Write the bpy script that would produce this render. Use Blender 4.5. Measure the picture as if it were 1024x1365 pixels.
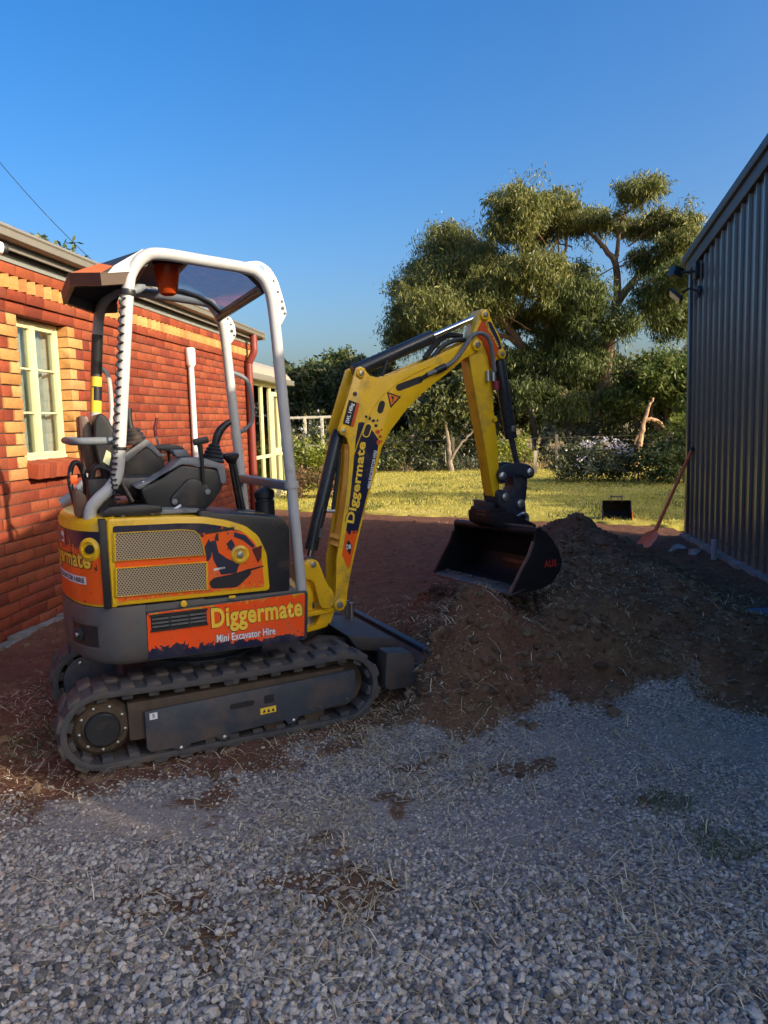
import bpy, bmesh, math, random
import numpy as np
from mathutils import Vector, Matrix, Euler

random.seed(7); rng = np.random.default_rng(11)
S = bpy.context.scene
COL = S.collection
for o in list(bpy.data.objects): bpy.data.objects.remove(o)
R_ = math.radians

# ---------------------------------------------------------------- camera
def make_cam():
    cd = bpy.data.cameras.new('camera'); co = bpy.data.objects.new('camera', cd); COL.objects.link(co)
    p, y, r = R_(6.556), R_(6.451), R_(-1.593)
    fw = Vector((0, math.cos(p), -math.sin(p))); up = Vector((0, math.sin(p), math.cos(p))); rt = Vector((1, 0, 0))
    Rz = Matrix.Rotation(y, 3, 'Z'); fw, up, rt = Rz @ fw, Rz @ up, Rz @ rt
    c, s = math.cos(r), math.sin(r)
    rt, up = c*rt + s*up, -s*rt + c*up
    m = Matrix((rt, up, -fw)).transposed().to_4x4(); m.translation = (0, 0, 1.45)
    co.matrix_world = m
    cd.sensor_fit = 'HORIZONTAL'; cd.sensor_width = 36; cd.lens = 1040/1024*36
    cd.clip_start = 0.05; cd.clip_end = 2000
    S.camera = co
make_cam()
S.view_settings.view_transform = 'Standard'; S.view_settings.look = 'None'
S.view_settings.exposure = 1.52; S.view_settings.gamma = 1
S.view_settings.use_curve_mapping = False
# ---------------------------------------------------------------- sky and sun
SUN_EL = R_(23.6); SUN_H = Vector((0.905, -0.425))
W = bpy.data.worlds.new('World'); S.world = W; W.use_nodes = True
wn = W.node_tree.nodes; wl = W.node_tree.links; wn.clear()
sky = wn.new('ShaderNodeTexSky'); sky.sky_type = 'NISHITA'; sky.sun_disc = False
sky.sun_elevation = SUN_EL; sky.sun_rotation = math.atan2(SUN_H.x, SUN_H.y)
sky.altitude = 0; sky.air_density = 1.0; sky.dust_density = 5.0; sky.ozone_density = 3.0
bg = wn.new('ShaderNodeBackground'); bg.inputs[1].default_value = 0.094
wo = wn.new('ShaderNodeOutputWorld'); hs = wn.new('ShaderNodeHueSaturation'); hs.inputs['Saturation'].default_value = 1.42; hs.inputs['Hue'].default_value = .506
wl.new(sky.outputs[0], hs.inputs['Color']); wl.new(hs.outputs[0], bg.inputs[0]); wl.new(bg.outputs[0], wo.inputs[0])
sl = bpy.data.lights.new('sun', 'SUN'); sl.energy = 2.65; sl.angle = R_(0.55); sl.color = (1.0, 0.86, 0.66)
so = bpy.data.objects.new('sun', sl); COL.objects.link(so)
sd = Vector((-SUN_H.x*math.cos(SUN_EL), -SUN_H.y*math.cos(SUN_EL), -math.sin(SUN_EL)))
so.rotation_euler = sd.to_track_quat('-Z', 'Y').to_euler(); so.location = (20, -9, 14)

# ================================================================ helpers
def tag(o, label=None, cat=None, group=None, kind=None):
    if label: o['label'] = label
    if cat: o['category'] = cat
    if group: o['group'] = group
    if kind: o['kind'] = kind
    return o
def thing(name, label, cat, loc=(0, 0, 0), rz=0, group=None):
    o = bpy.data.objects.new(name, None); COL.objects.link(o); o.empty_display_size = .2
    o.location = loc; o.rotation_euler = (0, 0, rz)
    return tag(o, label, cat, group)
def link(name, me, parent=None, loc=None, rot=None):
    o = bpy.data.objects.new(name, me); COL.objects.link(o)
    if parent: o.parent = parent
    if loc is not None: o.location = loc
    if rot is not None: o.rotation_euler = rot
    return o
def rnd(poly, r=.02, n=4):
    out = []; N = len(poly)
    for i in range(N):
        p0, p, p1 = (Vector(poly[j % N]) for j in (i-1, i, i+1))
        d0 = p0-p; d1 = p1-p; L = min(r, d0.length*.45, d1.length*.45)
        a = p+d0.normalized()*L; b = p+d1.normalized()*L
        for k in range(n+1):
            t = k/n; q = a*(1-t)**2 + p*2*t*(1-t) + b*t*t; out.append((q.x, q.y))
    return out
def spline(pts, n=6):
    P = [Vector(p) for p in pts]; out = []
    for i in range(len(P)-1):
        p0 = P[max(i-1, 0)]; p1 = P[i]; p2 = P[i+1]; p3 = P[min(i+2, len(P)-1)]
        for k in range(n):
            t = k/n
            out.append(.5*((2*p1)+(p2-p0)*t+(2*p0-5*p1+4*p2-p3)*t*t+(-p0+3*p1-3*p2+p3)*t**3))
    out.append(P[-1]); return out
class MB:
    def __init__(s): s.v = []; s.f = []
    def add(s, v, f):
        k = len(s.v); s.v += [tuple(q) for q in v]; s.f += [tuple(i+k for i in q) for q in f]; return s
    def box(s, x0, x1, y0, y1, z0, z1):
        return s.add([(x0,y0,z0),(x1,y0,z0),(x1,y1,z0),(x0,y1,z0),(x0,y0,z1),(x1,y0,z1),(x1,y1,z1),(x0,y1,z1)],
                     [(0,3,2,1),(4,5,6,7),(0,1,5,4),(1,2,6,5),(2,3,7,6),(3,0,4,7)])
    def obox(s, c, ax, ay, az):
        c, ax, ay, az = Vector(c), Vector(ax), Vector(ay), Vector(az)
        v = [c+sx*ax+sy*ay+sz*az for sz in (-1, 1) for sx, sy in ((-1,-1),(1,-1),(1,1),(-1,1))]
        return s.add(v, [(0,3,2,1),(4,5,6,7),(0,1,5,4),(1,2,6,5),(2,3,7,6),(3,0,4,7)])
    def prism(s, poly, b0, b1, plane='xz'):
        n = len(poly)
        if plane == 'xz': f = lambda p, b: (p[0], b, p[1])
        elif plane == 'xy': f = lambda p, b: (p[0], p[1], b)
        else: f = lambda p, b: (b, p[0], p[1])
        v = [f(p, b0) for p in poly]+[f(p, b1) for p in poly]
        return s.add(v, [tuple(range(n))[::-1], tuple(range(n, 2*n))]+[(i, (i+1) % n, n+(i+1) % n, n+i) for i in range(n)])
    def tube(s, path, r, seg=12, caps=True, up=(0, 0, 1)):
        P = [Vector(p) for p in path]; N = len(P); rr = r if isinstance(r, (list, tuple)) else [r]*N
        v = []; f = []; u = None
        for i in range(N):
            t = (P[min(i+1, N-1)]-P[max(i-1, 0)])
            if t.length < 1e-9: t = Vector((0, 0, 1))
            t.normalize()
            if u is None:
                u = Vector(up); u = u-u.dot(t)*t
                if u.length < .05: u = Vector((1, 0, 0)); u = u-u.dot(t)*t
                if u.length < .05: u = Vector((0, 1, 0)); u = u-u.dot(t)*t
            else: u = u-u.dot(t)*t
            u.normalize(); w = t.cross(u)
            for k in range(seg):
                a = 2*math.pi*k/seg; v.append(P[i]+rr[i]*(u*math.cos(a)+w*math.sin(a)))
        for i in range(N-1):
            for k in range(seg):
                f.append((i*seg+k, i*seg+(k+1) % seg, (i+1)*seg+(k+1) % seg, (i+1)*seg+k))
        if caps: f.append(tuple(range(seg))[::-1]); f.append(tuple(range((N-1)*seg, N*seg)))
        return s.add(v, f)
    def cyl(s, p0, p1, r0, r1=None, seg=20): return s.tube([p0, p1], [r0, r0 if r1 is None else r1], seg)
    def lathe(s, prof, c, axis=(0, 0, 1), seg=24):
        c = Vector(c); t = Vector(axis).normalized()
        u = Vector((1, 0, 0)) if abs(t.x) < .9 else Vector((0, 1, 0)); u = (u-u.dot(t)*t).normalized(); w = t.cross(u)
        v = []; f = []
        for r, h in prof:
            for k in range(seg):
                a = 2*math.pi*k/seg; v.append(c+t*h+r*(u*math.cos(a)+w*math.sin(a)))
        for i in range(len(prof)-1):
            for k in range(seg): f.append((i*seg+k, i*seg+(k+1) % seg, (i+1)*seg+(k+1) % seg, (i+1)*seg+k))
        f.append(tuple(range(seg))[::-1]); f.append(tuple(range((len(prof)-1)*seg, len(prof)*seg)))
        return s.add(v, f)
    def sheet(s, path, b0, b1, t):           # a bent plate: (a,c) path, thickness t, from b0 to b1
        n = len(path); P = [Vector(p) for p in path]; out = []
        for i in range(n):
            d = (P[min(i+1, n-1)]-P[max(i-1, 0)]).normalized(); out.append(P[i]+Vector((-d.y, d.x))*t)
        poly = [(p.x, p.y) for p in P]+[(p.x, p.y) for p in out[::-1]]
        v = [(p[0], b, p[1]) for b in (b0, b1) for p in poly]; m = len(poly); f = []
        for i in range(m): f.append((i, (i+1) % m, m+(i+1) % m, m+i))
        for b in (0, m):
            for i in range(n-1): f.append((b+i, b+i+1, b+m-2-i, b+m-1-i))
        return s.add(v, f)
    def mapv(s, fn): s.v = [tuple(fn(Vector(p))) for p in s.v]; return s
    def mesh(s, name, m, bevel=0, ang=35, seg=2):
        me = bpy.data.meshes.new(name); bm = bmesh.new()
        vs = [bm.verts.new(p) for p in s.v]
        for q in s.f:
            try: bm.faces.new([vs[i] for i in q])
            except ValueError: pass
        bmesh.ops.recalc_face_normals(bm, faces=bm.faces)
        if bevel:
            es = [e for e in bm.edges if len(e.link_faces) == 2 and e.calc_face_angle(0) > R_(38)]
            try: bmesh.ops.bevel(bm, geom=es, offset=bevel, segments=seg, affect='EDGES', clamp_overlap=True, profile=.6)
            except Exception: pass
        for q in bm.faces: q.smooth = True
        bm.to_mesh(me); bm.free()
        me.set_sharp_from_angle(angle=R_(ang)); me.materials.append(m); return me
    def build(s, name, m, parent=None, bevel=0, ang=35, seg=2):
        return link(name, s.mesh(name, m, bevel, ang, seg), parent)
def raw(name, V, F, m, parent=None, smooth=False):
    me = bpy.data.meshes.new(name); me.from_pydata(np.asarray(V).tolist(), [], np.asarray(F).tolist())
    if smooth: me.polygons.foreach_set('use_smooth', [True]*len(me.polygons))
    me.materials.append(m); me.update(); return link(name, me, parent)

# ---- numpy value noise
_G = rng.random((256, 256))
def vnoise(x, y):
    x = np.asarray(x, float); y = np.asarray(y, float); xi = np.floor(x).astype(int); yi = np.floor(y).astype(int)
    fx = x-xi; fy = y-yi; fx = fx*fx*(3-2*fx); fy = fy*fy*(3-2*fy)
    g = lambda a, b: _G[a & 255, b & 255]
    return (g(xi, yi)*(1-fx)+g(xi+1, yi)*fx)*(1-fy)+(g(xi, yi+1)*(1-fx)+g(xi+1, yi+1)*fx)*fy
def fbm(x, y, o=4):
    s = 0; a = .5
    for k in range(o): s = s+a*vnoise(x*2**k+17.3*k, y*2**k+5.1*k); a *= .5
    return s

# ================================================================ materials
def nt(name):
    m = bpy.data.materials.new(name); m.use_nodes = True; n = m.node_tree.nodes; l = m.node_tree.links
    return m, n, l, n['Principled BSDF']
def noise(n, l, scale, detail=4, rough=.6, co=None, dist=0):
    t = n.new('ShaderNodeTexNoise'); t.inputs['Scale'].default_value = scale; t.inputs['Detail'].default_value = detail
    t.inputs['Roughness'].default_value = rough; t.inputs['Distortion'].default_value = dist
    if co is not None: l.new(co, t.inputs['Vector'])
    return t.outputs['Fac']
def ramp(n, l, src, stops, interp='LINEAR'):
    r = n.new('ShaderNodeValToRGB'); r.color_ramp.interpolation = interp; e = r.color_ramp.elements
    while len(e) < len(stops): e.new(.5)
    for q, (p, c) in zip(e, stops):
        q.position = p; q.color = (*c, 1) if len(c) == 3 else c
    l.new(src, r.inputs[0]); return r.outputs[0]
def mix(n, l, fac, a, b, mode='MIX'):
    x = n.new('ShaderNodeMix'); x.data_type = 'RGBA'; x.blend_type = mode
    for s, v in ((x.inputs[0], fac), (x.inputs[6], a), (x.inputs[7], b)):
        if hasattr(v, 'is_linked') or isinstance(v, bpy.types.NodeSocket): l.new(v, s)
        elif isinstance(v, (int, float)): s.default_value = v
        else: s.default_value = (*v, 1)
    return x.outputs[2]
def math_(n, l, op, a, b=0., c=0.):
    x = n.new('ShaderNodeMath'); x.operation = op
    for s, v in zip(x.inputs, (a, b, c)):
        if isinstance(v, bpy.types.NodeSocket): l.new(v, s)
        else: s.default_value = v
    return x.outputs[0]
def objco(n):
    return n.new('ShaderNodeTexCoord').outputs['Object']
def geo(n): return n.new('ShaderNodeNewGeometry')
def bump(n, l, bs, h, strength=.3, dist=.01):
    b = n.new('ShaderNodeBump'); b.inputs['Strength'].default_value = strength; b.inputs['Distance'].default_value = dist
    l.new(h, b.inputs['Height']); l.new(b.outputs[0], bs.inputs['Normal'])
def mat(name, col, rough=.5, metal=0, var=.12, dust=0, dustcol=(.16, .10, .065), bmp=0, bscale=60, spec=.5, coat=0):
    m, n, l, b = nt(name); co = objco(n)
    c2 = tuple(x*(1-var) for x in col); c1 = tuple(min(1, x*(1+var)) for x in col)
    c = ramp(n, l, noise(n, l, 9, 5, .65, co), [(.3, c2), (.7, c1)])
    rr = math_(n, l, 'MULTIPLY_ADD', noise(n, l, 25, 5, .7, co), .3, rough-.15)
    if dust:
        d = noise(n, l, 6, 6, .7, co)
        d = ramp(n, l, d, [(.62-dust*.35, (0, 0, 0)), (.85-dust*.2, (.8, .8, .8))])
        c = mix(n, l, d, c, dustcol); rr = math_(n, l, 'ADD', rr, math_(n, l, 'MULTIPLY', d, .3))
    l.new(c, b.inputs['Base Color']); l.new(rr, b.inputs['Roughness'])
    b.inputs['Metallic'].default_value = metal; b.inputs['Specular IOR Level'].default_value = spec
    if coat: b.inputs['Coat Weight'].default_value = coat; b.inputs['Coat Roughness'].default_value = .08
    if bmp: bump(n, l, b, noise(n, l, bscale, 4, .6, co), bmp, .004)
    return m
def leafmat(name, stops, trans=.3, rough=.45):
    m, n, l, b = nt(name); g = geo(n)
    c = ramp(n, l, g.outputs['Random Per Island'], stops)
    l.new(c, b.inputs['Base Color']); b.inputs['Roughness'].default_value = rough; b.inputs['Specular IOR Level'].default_value = .35
    t = n.new('ShaderNodeBsdfTranslucent'); l.new(c, t.inputs[0])
    x = n.new('ShaderNodeMixShader'); x.inputs[0].default_value = trans
    l.new(b.outputs[0], x.inputs[1]); l.new(t.outputs[0], x.inputs[2]); l.new(x.outputs[0], n['Material Output'].inputs[0])
    return m
YEL = mat('yellow_paint', (.84, .49, .008), .34, 0, .08, dust=.25, bmp=.05, coat=.25)
NAVY = mat('navy_paint', (.013, .018, .045), .4, var=.2)
WHITEP = mat('white_powder_coat', (.48, .48, .465), .38, var=.06, dust=.12)
GREYP = mat('grey_plastic', (.17, .185, .20), .5, var=.08, dust=.2, bmp=.08, bscale=300)
BLACKP = mat('black_plastic', (.017, .018, .02), .45, var=.2, dust=.18, bmp=.1, bscale=260)
RUBBER = mat('track_rubber', (.058, .058, .060), .7, var=.3, dust=.5, dustcol=(.14, .10, .07), bmp=.4, bscale=90)
SLATE = mat('slate_paint', (.046, .056, .070), .42, var=.12, dust=.5, bmp=.05)
CWT = mat('counterweight_paint', (.092, .090, .088), .5, var=.15, dust=.5, bmp=.15, bscale=120)
DARKM = mat('dark_steel', (.022, .027, .040), .5, .0, var=.2, dust=.2)
CYLM = mat('cylinder_paint', (.030, .036, .042), .3, .2, var=.15, dust=.12)
CHROME = mat('chrome', (.6, .6, .6), .16, 1, var=.05)
STEEL = mat('zinc_steel', (.42, .42, .40), .35, .9, var=.1)
RUSTY = mat('muddy_steel', (.075, .052, .034), .75, .1, var=.35, dust=.6, dustcol=(.12, .08, .05), bmp=.4)
BKBLACK = mat('bucket_black', (.009, .009, .010), .55, .0, var=.4, dust=.08, dustcol=(.05, .035, .025), bmp=.25, spec=.25)
LIP = mat('worn_edge', (.12, .105, .095), .5, .5, var=.4, dust=.4, bmp=.3)
REDTXT = mat('red_print', (.35, .02, .012), .5)
YELTXT = mat('yellow_print', (.92, .60, .05), .4, var=.05)
WHTTXT = mat('white_print', (.75, .75, .75), .45, var=.03)
BLKTXT = mat('black_print', (.012, .012, .016), .45)
ORG = mat('orange_red_print', (.62, .085, .012), .38, var=.08, dust=.1)
ORG2 = mat('orange_decal', (.80, .19, .012), .4)
SEATM = mat('seat_vinyl', (.018, .018, .019), .35, var=.2, bmp=.1)
BRWN = mat('brown_shell', (.09, .045, .03), .4, var=.2)
def splat(name, base=(.88, .11, .010), navy_z=None, navy_amt=.5, yellow=.3, yelz=None, scale=16, navy_up=True):
    """printed livery: orange-red field with torn yellow and navy splashes"""
    m, n, l, b = nt(name); co = objco(n); sp = n.new('ShaderNodeSeparateXYZ'); l.new(co, sp.inputs[0])
    N1 = noise(n, l, scale, 5, .72, co, 1.2); N2 = noise(n, l, scale*2.2, 4, .7, co, .6)
    c = mix(n, l, noise(n, l, 5, 2, .5, co), base, tuple(x*1.12 for x in base))
    if yelz is not None:
        g = math_(n, l, 'MULTIPLY_ADD', sp.outputs[2], yelz[1], yelz[0])
        y = math_(n, l, 'GREATER_THAN', math_(n, l, 'ADD', g, N2), 1.0)
        c = mix(n, l, y, c, (.62, .37, .02))
    if navy_z is not None:
        g = math_(n, l, 'MULTIPLY_ADD', sp.outputs[2], navy_z[1], navy_z[0])
        if len(navy_z) > 2: g = math_(n, l, 'ADD', g, math_(n, l, 'MULTIPLY', sp.outputs[0], navy_z[2]))
        v = math_(n, l, 'GREATER_THAN', math_(n, l, 'ADD', g, N1), 1.0)
        c = mix(n, l, v, c, (.014, .017, .045))
    N3 = noise(n, l, scale*3.4, 3, .6, co, .3); k3 = math_(n, l, 'GREATER_THAN', math_(n, l, 'ADD', N3, math_(n, l, 'MULTIPLY', N1, .35)), .86)
    c = mix(n, l, k3, c, (.03, .012, .02))
    du = ramp(n, l, noise(n, l, 7, 6, .7, co), [(.5, (0, 0, 0)), (.85, (.45, .45, .45))]); c = mix(n, l, du, c, (.26, .17, .11))
    l.new(c, b.inputs['Base Color']); l.new(math_(n, l, 'MULTIPLY_ADD', du, .5, .28), b.inputs['Roughness'])
    return m

# ---- text as thin printed mesh
def text(name, s, m, parent, fn, width, height, bold=.0, ext=.0, shear=0, res=3, center=False):
    cu = bpy.data.curves.new('txt', 'FONT'); cu.body = s; cu.size = 1; cu.offset = bold; cu.extrude = 0; cu.resolution_u = res; cu.shear = shear
    cu.space_character = 1.0 + bold*2.0
    to = bpy.data.objects.new('txt', cu); COL.objects.link(to)
    dg = bpy.context.evaluated_depsgraph_get(); me = bpy.data.meshes.new_from_object(to.evaluated_get(dg))
    bpy.data.objects.remove(to); bpy.data.curves.remove(cu)
    xs = [v.co.x for v in me.vertices]; ys = [v.co.y for v in me.vertices]
    x0, x1, y0, y1 = min(xs), max(xs), min(ys), max(ys)
    y0 = min(y0, 0) if False else y0
    for v in me.vertices:
        u = (v.co.x-x0)/(x1-x0)*width; w = (v.co.y-y0)/(y1-y0)*height
        v.co = fn(u, w)
    me.name = name; me.materials.clear(); me.materials.append(m); me.update()
    return link(name, me, parent)
def outlined(name, s, m1, m2, parent, fn, width, height, bold=.03, rim=.035, off=Vector((0, -.0012, 0))):
    text(name+'_outline', s, m2, parent, lambda u, w: Vector(fn(u, w)), width, height, bold+rim)
    text(name, s, m1, parent, lambda u, w: Vector(fn(u*.985+width*.0075, w*.94+height*.03))+off, width, height, bold)

# ================================================================ terrain
def mound_h(x, y):
    g = lambda cx, cy, sx, sy, h: h*np.exp(-((x-cx)/sx)**2-((y-cy)/sy)**2)
    z = g(.82, 6.75, .75, .9, .53)+g(.58, 5.15, .88, 1.0, .34)+g(-.15, 4.25, .40, .42, .12)+g(.45, 4.15, .6, .35, .10)+g(1.25, 4.55, .55, .5, .10)+g(-.02, 3.95, .28, .2, .08)
    z = z+g(-.10, 5.3, .35, .5, .06)+g(-.12, 3.86, .16, .13, .09)+g(-.38, 4.45, .22, .35, .14)+g(.18, 3.92, .2, .15, .09)+g(.62, 4.1, .25, .2, .07)
    t = np.clip((y-(boundary(x)+.10+(vnoise(x*2.3, x*0+4.)-.5)*.35))/.42, 0, 1); t = t*t*(3-2*t)
    wx = np.clip((x+.42)/.35, 0, 1)*np.clip((2.0-x)/.6, 0, 1); z = z+.17*t*wx*np.clip((6.4-y)/1.6, 0, 1)
    return z
def boundary(x): return 3.42+.27*x
SOIL = [(-1.95,2.62,.22),(-1.85,3.25,.25),(-.93,2.78,.2),(-.55,2.45,.2),(-.42,2.2,.24),(-.95,2.2,.32),(-.72,1.95,.2),(-.55,1.78,.16),(.62,2.9,.22),(1.05,2.65,.14),(-.35,2.85,.18),(-1.55,2.9,.14),(.15,3.05,.2),(-.3,3.1,.25),(1.3,2.85,.12)]
def soil_w(x, y):
    d = (y-boundary(x))+(fbm(x*2.1+3, y*2.1+9)-.47)*1.5
    s = np.clip(d*2.2+.35, 0, 1)
    for cx, cy, r in SOIL:
        q = np.sqrt((x-cx)**2+((y-cy)*1.15)**2)/r+(fbm(x*6+cx, y*6+cy, 5)-.47)*4.2
        s = np.maximum(s, np.clip((1.0-q)*.7, 0, .62))
    return s
def dust_sunpatch_w(x, y):
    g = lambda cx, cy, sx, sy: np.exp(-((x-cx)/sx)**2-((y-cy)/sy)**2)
    b = g(-1.25, 2.63, .45, .16)*1.2+g(-.35, 2.6, .9, .22)*.55+g(.6, 3.35, 1.0, .25)*.7+g(.05, 2.75, .5, .3)*.4+g(-1.9, 3.0, .4, .3)*.5  # first pale spot paints in the sun patch, the others are dusty gravel
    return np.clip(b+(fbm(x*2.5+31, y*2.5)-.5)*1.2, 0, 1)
def ground_h(x, y):
    s = soil_w(x, y)
    z = (fbm(x*1.3, y*1.3)-.47)*.03+s*((fbm(x*6, y*6, 5)-.47)*.05+.006)
    m = mound_h(x, y)
    z = z+m+np.clip(m*6, 0, 1)*((fbm(x*3.2+7, y*3.2, 5)-.47)*.27+np.abs(vnoise(x*7+3, y*7)-.5)*.10+np.abs(vnoise(x*13, y*13+8)-.5)*.06-.035)
    ex = np.exp(-((x+1.2)/1.5)**2-((y-3.4)/.8)**2)
    z = np.where((y > 7.2), z*np.clip(1-(y-7.2)*.12, .45, 1), z)
    return z
def grid(name, x0, x1, y0, y1, step, hf, m, zoff=0, attr=None):
    nx = int((x1-x0)/step)+1; ny = int((y1-y0)/step)+1
    X, Y = np.meshgrid(np.linspace(x0, x1, nx), np.linspace(y0, y1, ny)); Z = hf(X, Y)+zoff
    V = np.stack([X.ravel(), Y.ravel(), Z.ravel()], 1)
    i = np.arange((ny-1)*(nx-1)); r = i//(nx-1); c = i % (nx-1); a = r*nx+c
    o = raw(name, V, np.stack([a, a+1, a+nx+1, a+nx], 1), m, smooth=True)
    if attr:
        at = o.data.color_attributes.new('zone', 'FLOAT_COLOR', 'POINT')
        C = attr(X.ravel(), Y.ravel()); at.data.foreach_set('color', C.ravel())
    return o
def ground_mat():
    m, n, l, b = nt('yard_ground'); co = objco(n)
    a = n.new('ShaderNodeVertexColor'); a.layer_name = 'zone'; sp = n.new('ShaderNodeSeparateColor'); l.new(a.outputs[0], sp.inputs[0])
    vo = n.new('ShaderNodeTexVoronoi'); vo.inputs['Scale'].default_value = 78; l.new(co, vo.inputs['Vector'])
    st = mix(n, l, .75, (.35, .322, .285), ramp(n, l, vo.outputs['Color'], [(.2, (.22, .205, .182)), (.5, (.37, .34, .30)), (.8, (.52, .47, .40))]))
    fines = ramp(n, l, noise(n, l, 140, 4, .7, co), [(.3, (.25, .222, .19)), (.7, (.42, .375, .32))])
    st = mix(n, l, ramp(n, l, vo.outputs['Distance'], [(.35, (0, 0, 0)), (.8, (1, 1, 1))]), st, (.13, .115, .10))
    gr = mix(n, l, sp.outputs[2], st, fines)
    so1 = ramp(n, l, noise(n, l, 7, 8, .75, co), [(.28, (.115, .052, .032)), (.5, (.18, .082, .050)), (.75, (.27, .130, .080))])
    so2 = ramp(n, l, noise(n, l, 70, 5, .75, co), [(.3, (.45, .42, .4)), (.7, (1.35, 1.35, 1.35))])
    soil = mix(n, l, .8, so1, so2, 'MULTIPLY')
    old = ramp(n, l, noise(n, l, 9, 8, .75, co), [(.28, (.072, .041, .022)), (.5, (.145, .086, .046)), (.72, (.25, .160, .088))])
    soil = mix(n, l, sp.outputs[1], soil, old)
    k = math_(n, l, 'ADD', sp.outputs[0], math_(n, l, 'MULTIPLY_ADD', noise(n, l, 26, 6, .7, co), .9, -.45))
    k = ramp(n, l, k, [(.38, (0, 0, 0)), (.6, (1, 1, 1))])
    c = mix(n, l, k, gr, soil)
    l.new(c, b.inputs['Base Color']); b.inputs['Roughness'].default_value = .95; b.inputs['Specular IOR Level'].default_value = .15
    h = math_(n, l, 'ADD', math_(n, l, 'MULTIPLY', vo.outputs['Distance'], -.8), noise(n, l, 45, 7, .75, co))
    bump(n, l, b, h, .7, .014)
    return m
GM = ground_mat()
def zone(X, Y):
    s = soil_w(X, Y); du = dust_sunpatch_w(X, Y); m = mound_h(X, Y)
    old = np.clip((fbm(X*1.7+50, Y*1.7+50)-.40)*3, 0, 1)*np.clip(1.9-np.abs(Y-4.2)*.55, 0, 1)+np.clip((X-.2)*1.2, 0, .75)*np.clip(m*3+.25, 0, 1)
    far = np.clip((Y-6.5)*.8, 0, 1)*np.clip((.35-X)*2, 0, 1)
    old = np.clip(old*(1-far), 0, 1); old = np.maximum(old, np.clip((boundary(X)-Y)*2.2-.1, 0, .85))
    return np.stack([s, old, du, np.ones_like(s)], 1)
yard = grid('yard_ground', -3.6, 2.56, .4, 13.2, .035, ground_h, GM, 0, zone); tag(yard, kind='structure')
yr = grid('side_yard_ground', 2.56, 6.5, .4, 3.4, .06, ground_h, GM, 0, zone); tag(yr, kind='structure')

def simple_ground(name, cols, scale, rough=.95):
    m, n, l, b = nt(name); co = objco(n)
    c = ramp(n, l, noise(n, l, scale, 9, .72, co), cols)
    c = mix(n, l, .6, c, ramp(n, l, noise(n, l, scale*40, 4, .7, co), [(.3, (.6, .6, .6)), (.7, (1.3, 1.3, 1.25))]), 'MULTIPLY')
    l.new(c, b.inputs['Base Color']); b.inputs['Roughness'].default_value = rough; b.inputs['Specular IOR Level'].default_value = .1
    bump(n, l, b, noise(n, l, scale*30, 4, .7, co), .5, .02); return m
LAWNM = simple_ground('lawn_turf', [(.3, (.26, .235, .040)), (.5, (.42, .355, .070)), (.7, (.58, .46, .14))], .55)
PADM = simple_ground('dry_paddock_grass', [(.3, (.22, .16, .07)), (.7, (.36, .27, .13))], .3)
BASEM = simple_ground('earth', [(.3, (.07, .045, .03)), (.7, (.12, .08, .055))], .5)
# big base sheet
tag(MB().add([(-400,-60,-.09),(400,-60,-.09),(400,600,-.09),(-400,600,-.09)], [(0,1,2,3)]).build('ground', BASEM), kind='structure')
tag(MB().add([(-200,22.2,-.05),(200,22.2,-.05),(200,330,.4),(-200,330,.4)], [(0,1,2,3)]).build('paddock', PADM), kind='structure')
def lawn_edge(x): return 12.02-.50*(x+1.2)*(x > -3.4)+.0*x
def lawn():
    xs = np.concatenate([np.linspace(-14, -3.4, 8), np.linspace(-3.3, 6, 190), np.linspace(6.3, 24, 10)])
    V = []; F = []
    ts = [0, .004, .012, .05, .2, .5, 1]
    for x in xs:
        e = float(np.clip(11.75-.47*(x+.6), 9.9, 13.3))+(vnoise(x*6, 3.3)-.5)*.16+(vnoise(x*1.5, 8.3)-.5)*.2
        for k, t in enumerate(ts):
            y = e+(22.6-e)*t; z = [-.03, .028, .035, .03, .025, .02, .01][k]
            V.append((x, y, z+.01*(vnoise(x*4, y*4)-.5)))
    m = len(ts)
    for i in range(len(xs)-1):
        for k in range(m-1): F.append((i*m+k, (i+1)*m+k, (i+1)*m+k+1, i*m+k+1))
    o = raw('lawn', V, F, LAWNM, smooth=True); tag(o, kind='structure')
lawn()
def leaf_quads(P, D, Nn, L, Wd):
    """diamond leaves: P base, D unit long axis, Nn unit side axis"""
    L = L[:, None]; Wd = Wd[:, None]
    v = np.stack([P, P+D*L*.45+Nn*Wd*.5, P+D*L, P+D*L*.45-Nn*Wd*.5], 1).reshape(-1, 3)
    f = np.arange(len(P)*4).reshape(-1, 4); return v, f
def unit(a): return a/np.maximum(np.linalg.norm(a, axis=1, keepdims=True), 1e-6)

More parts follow.
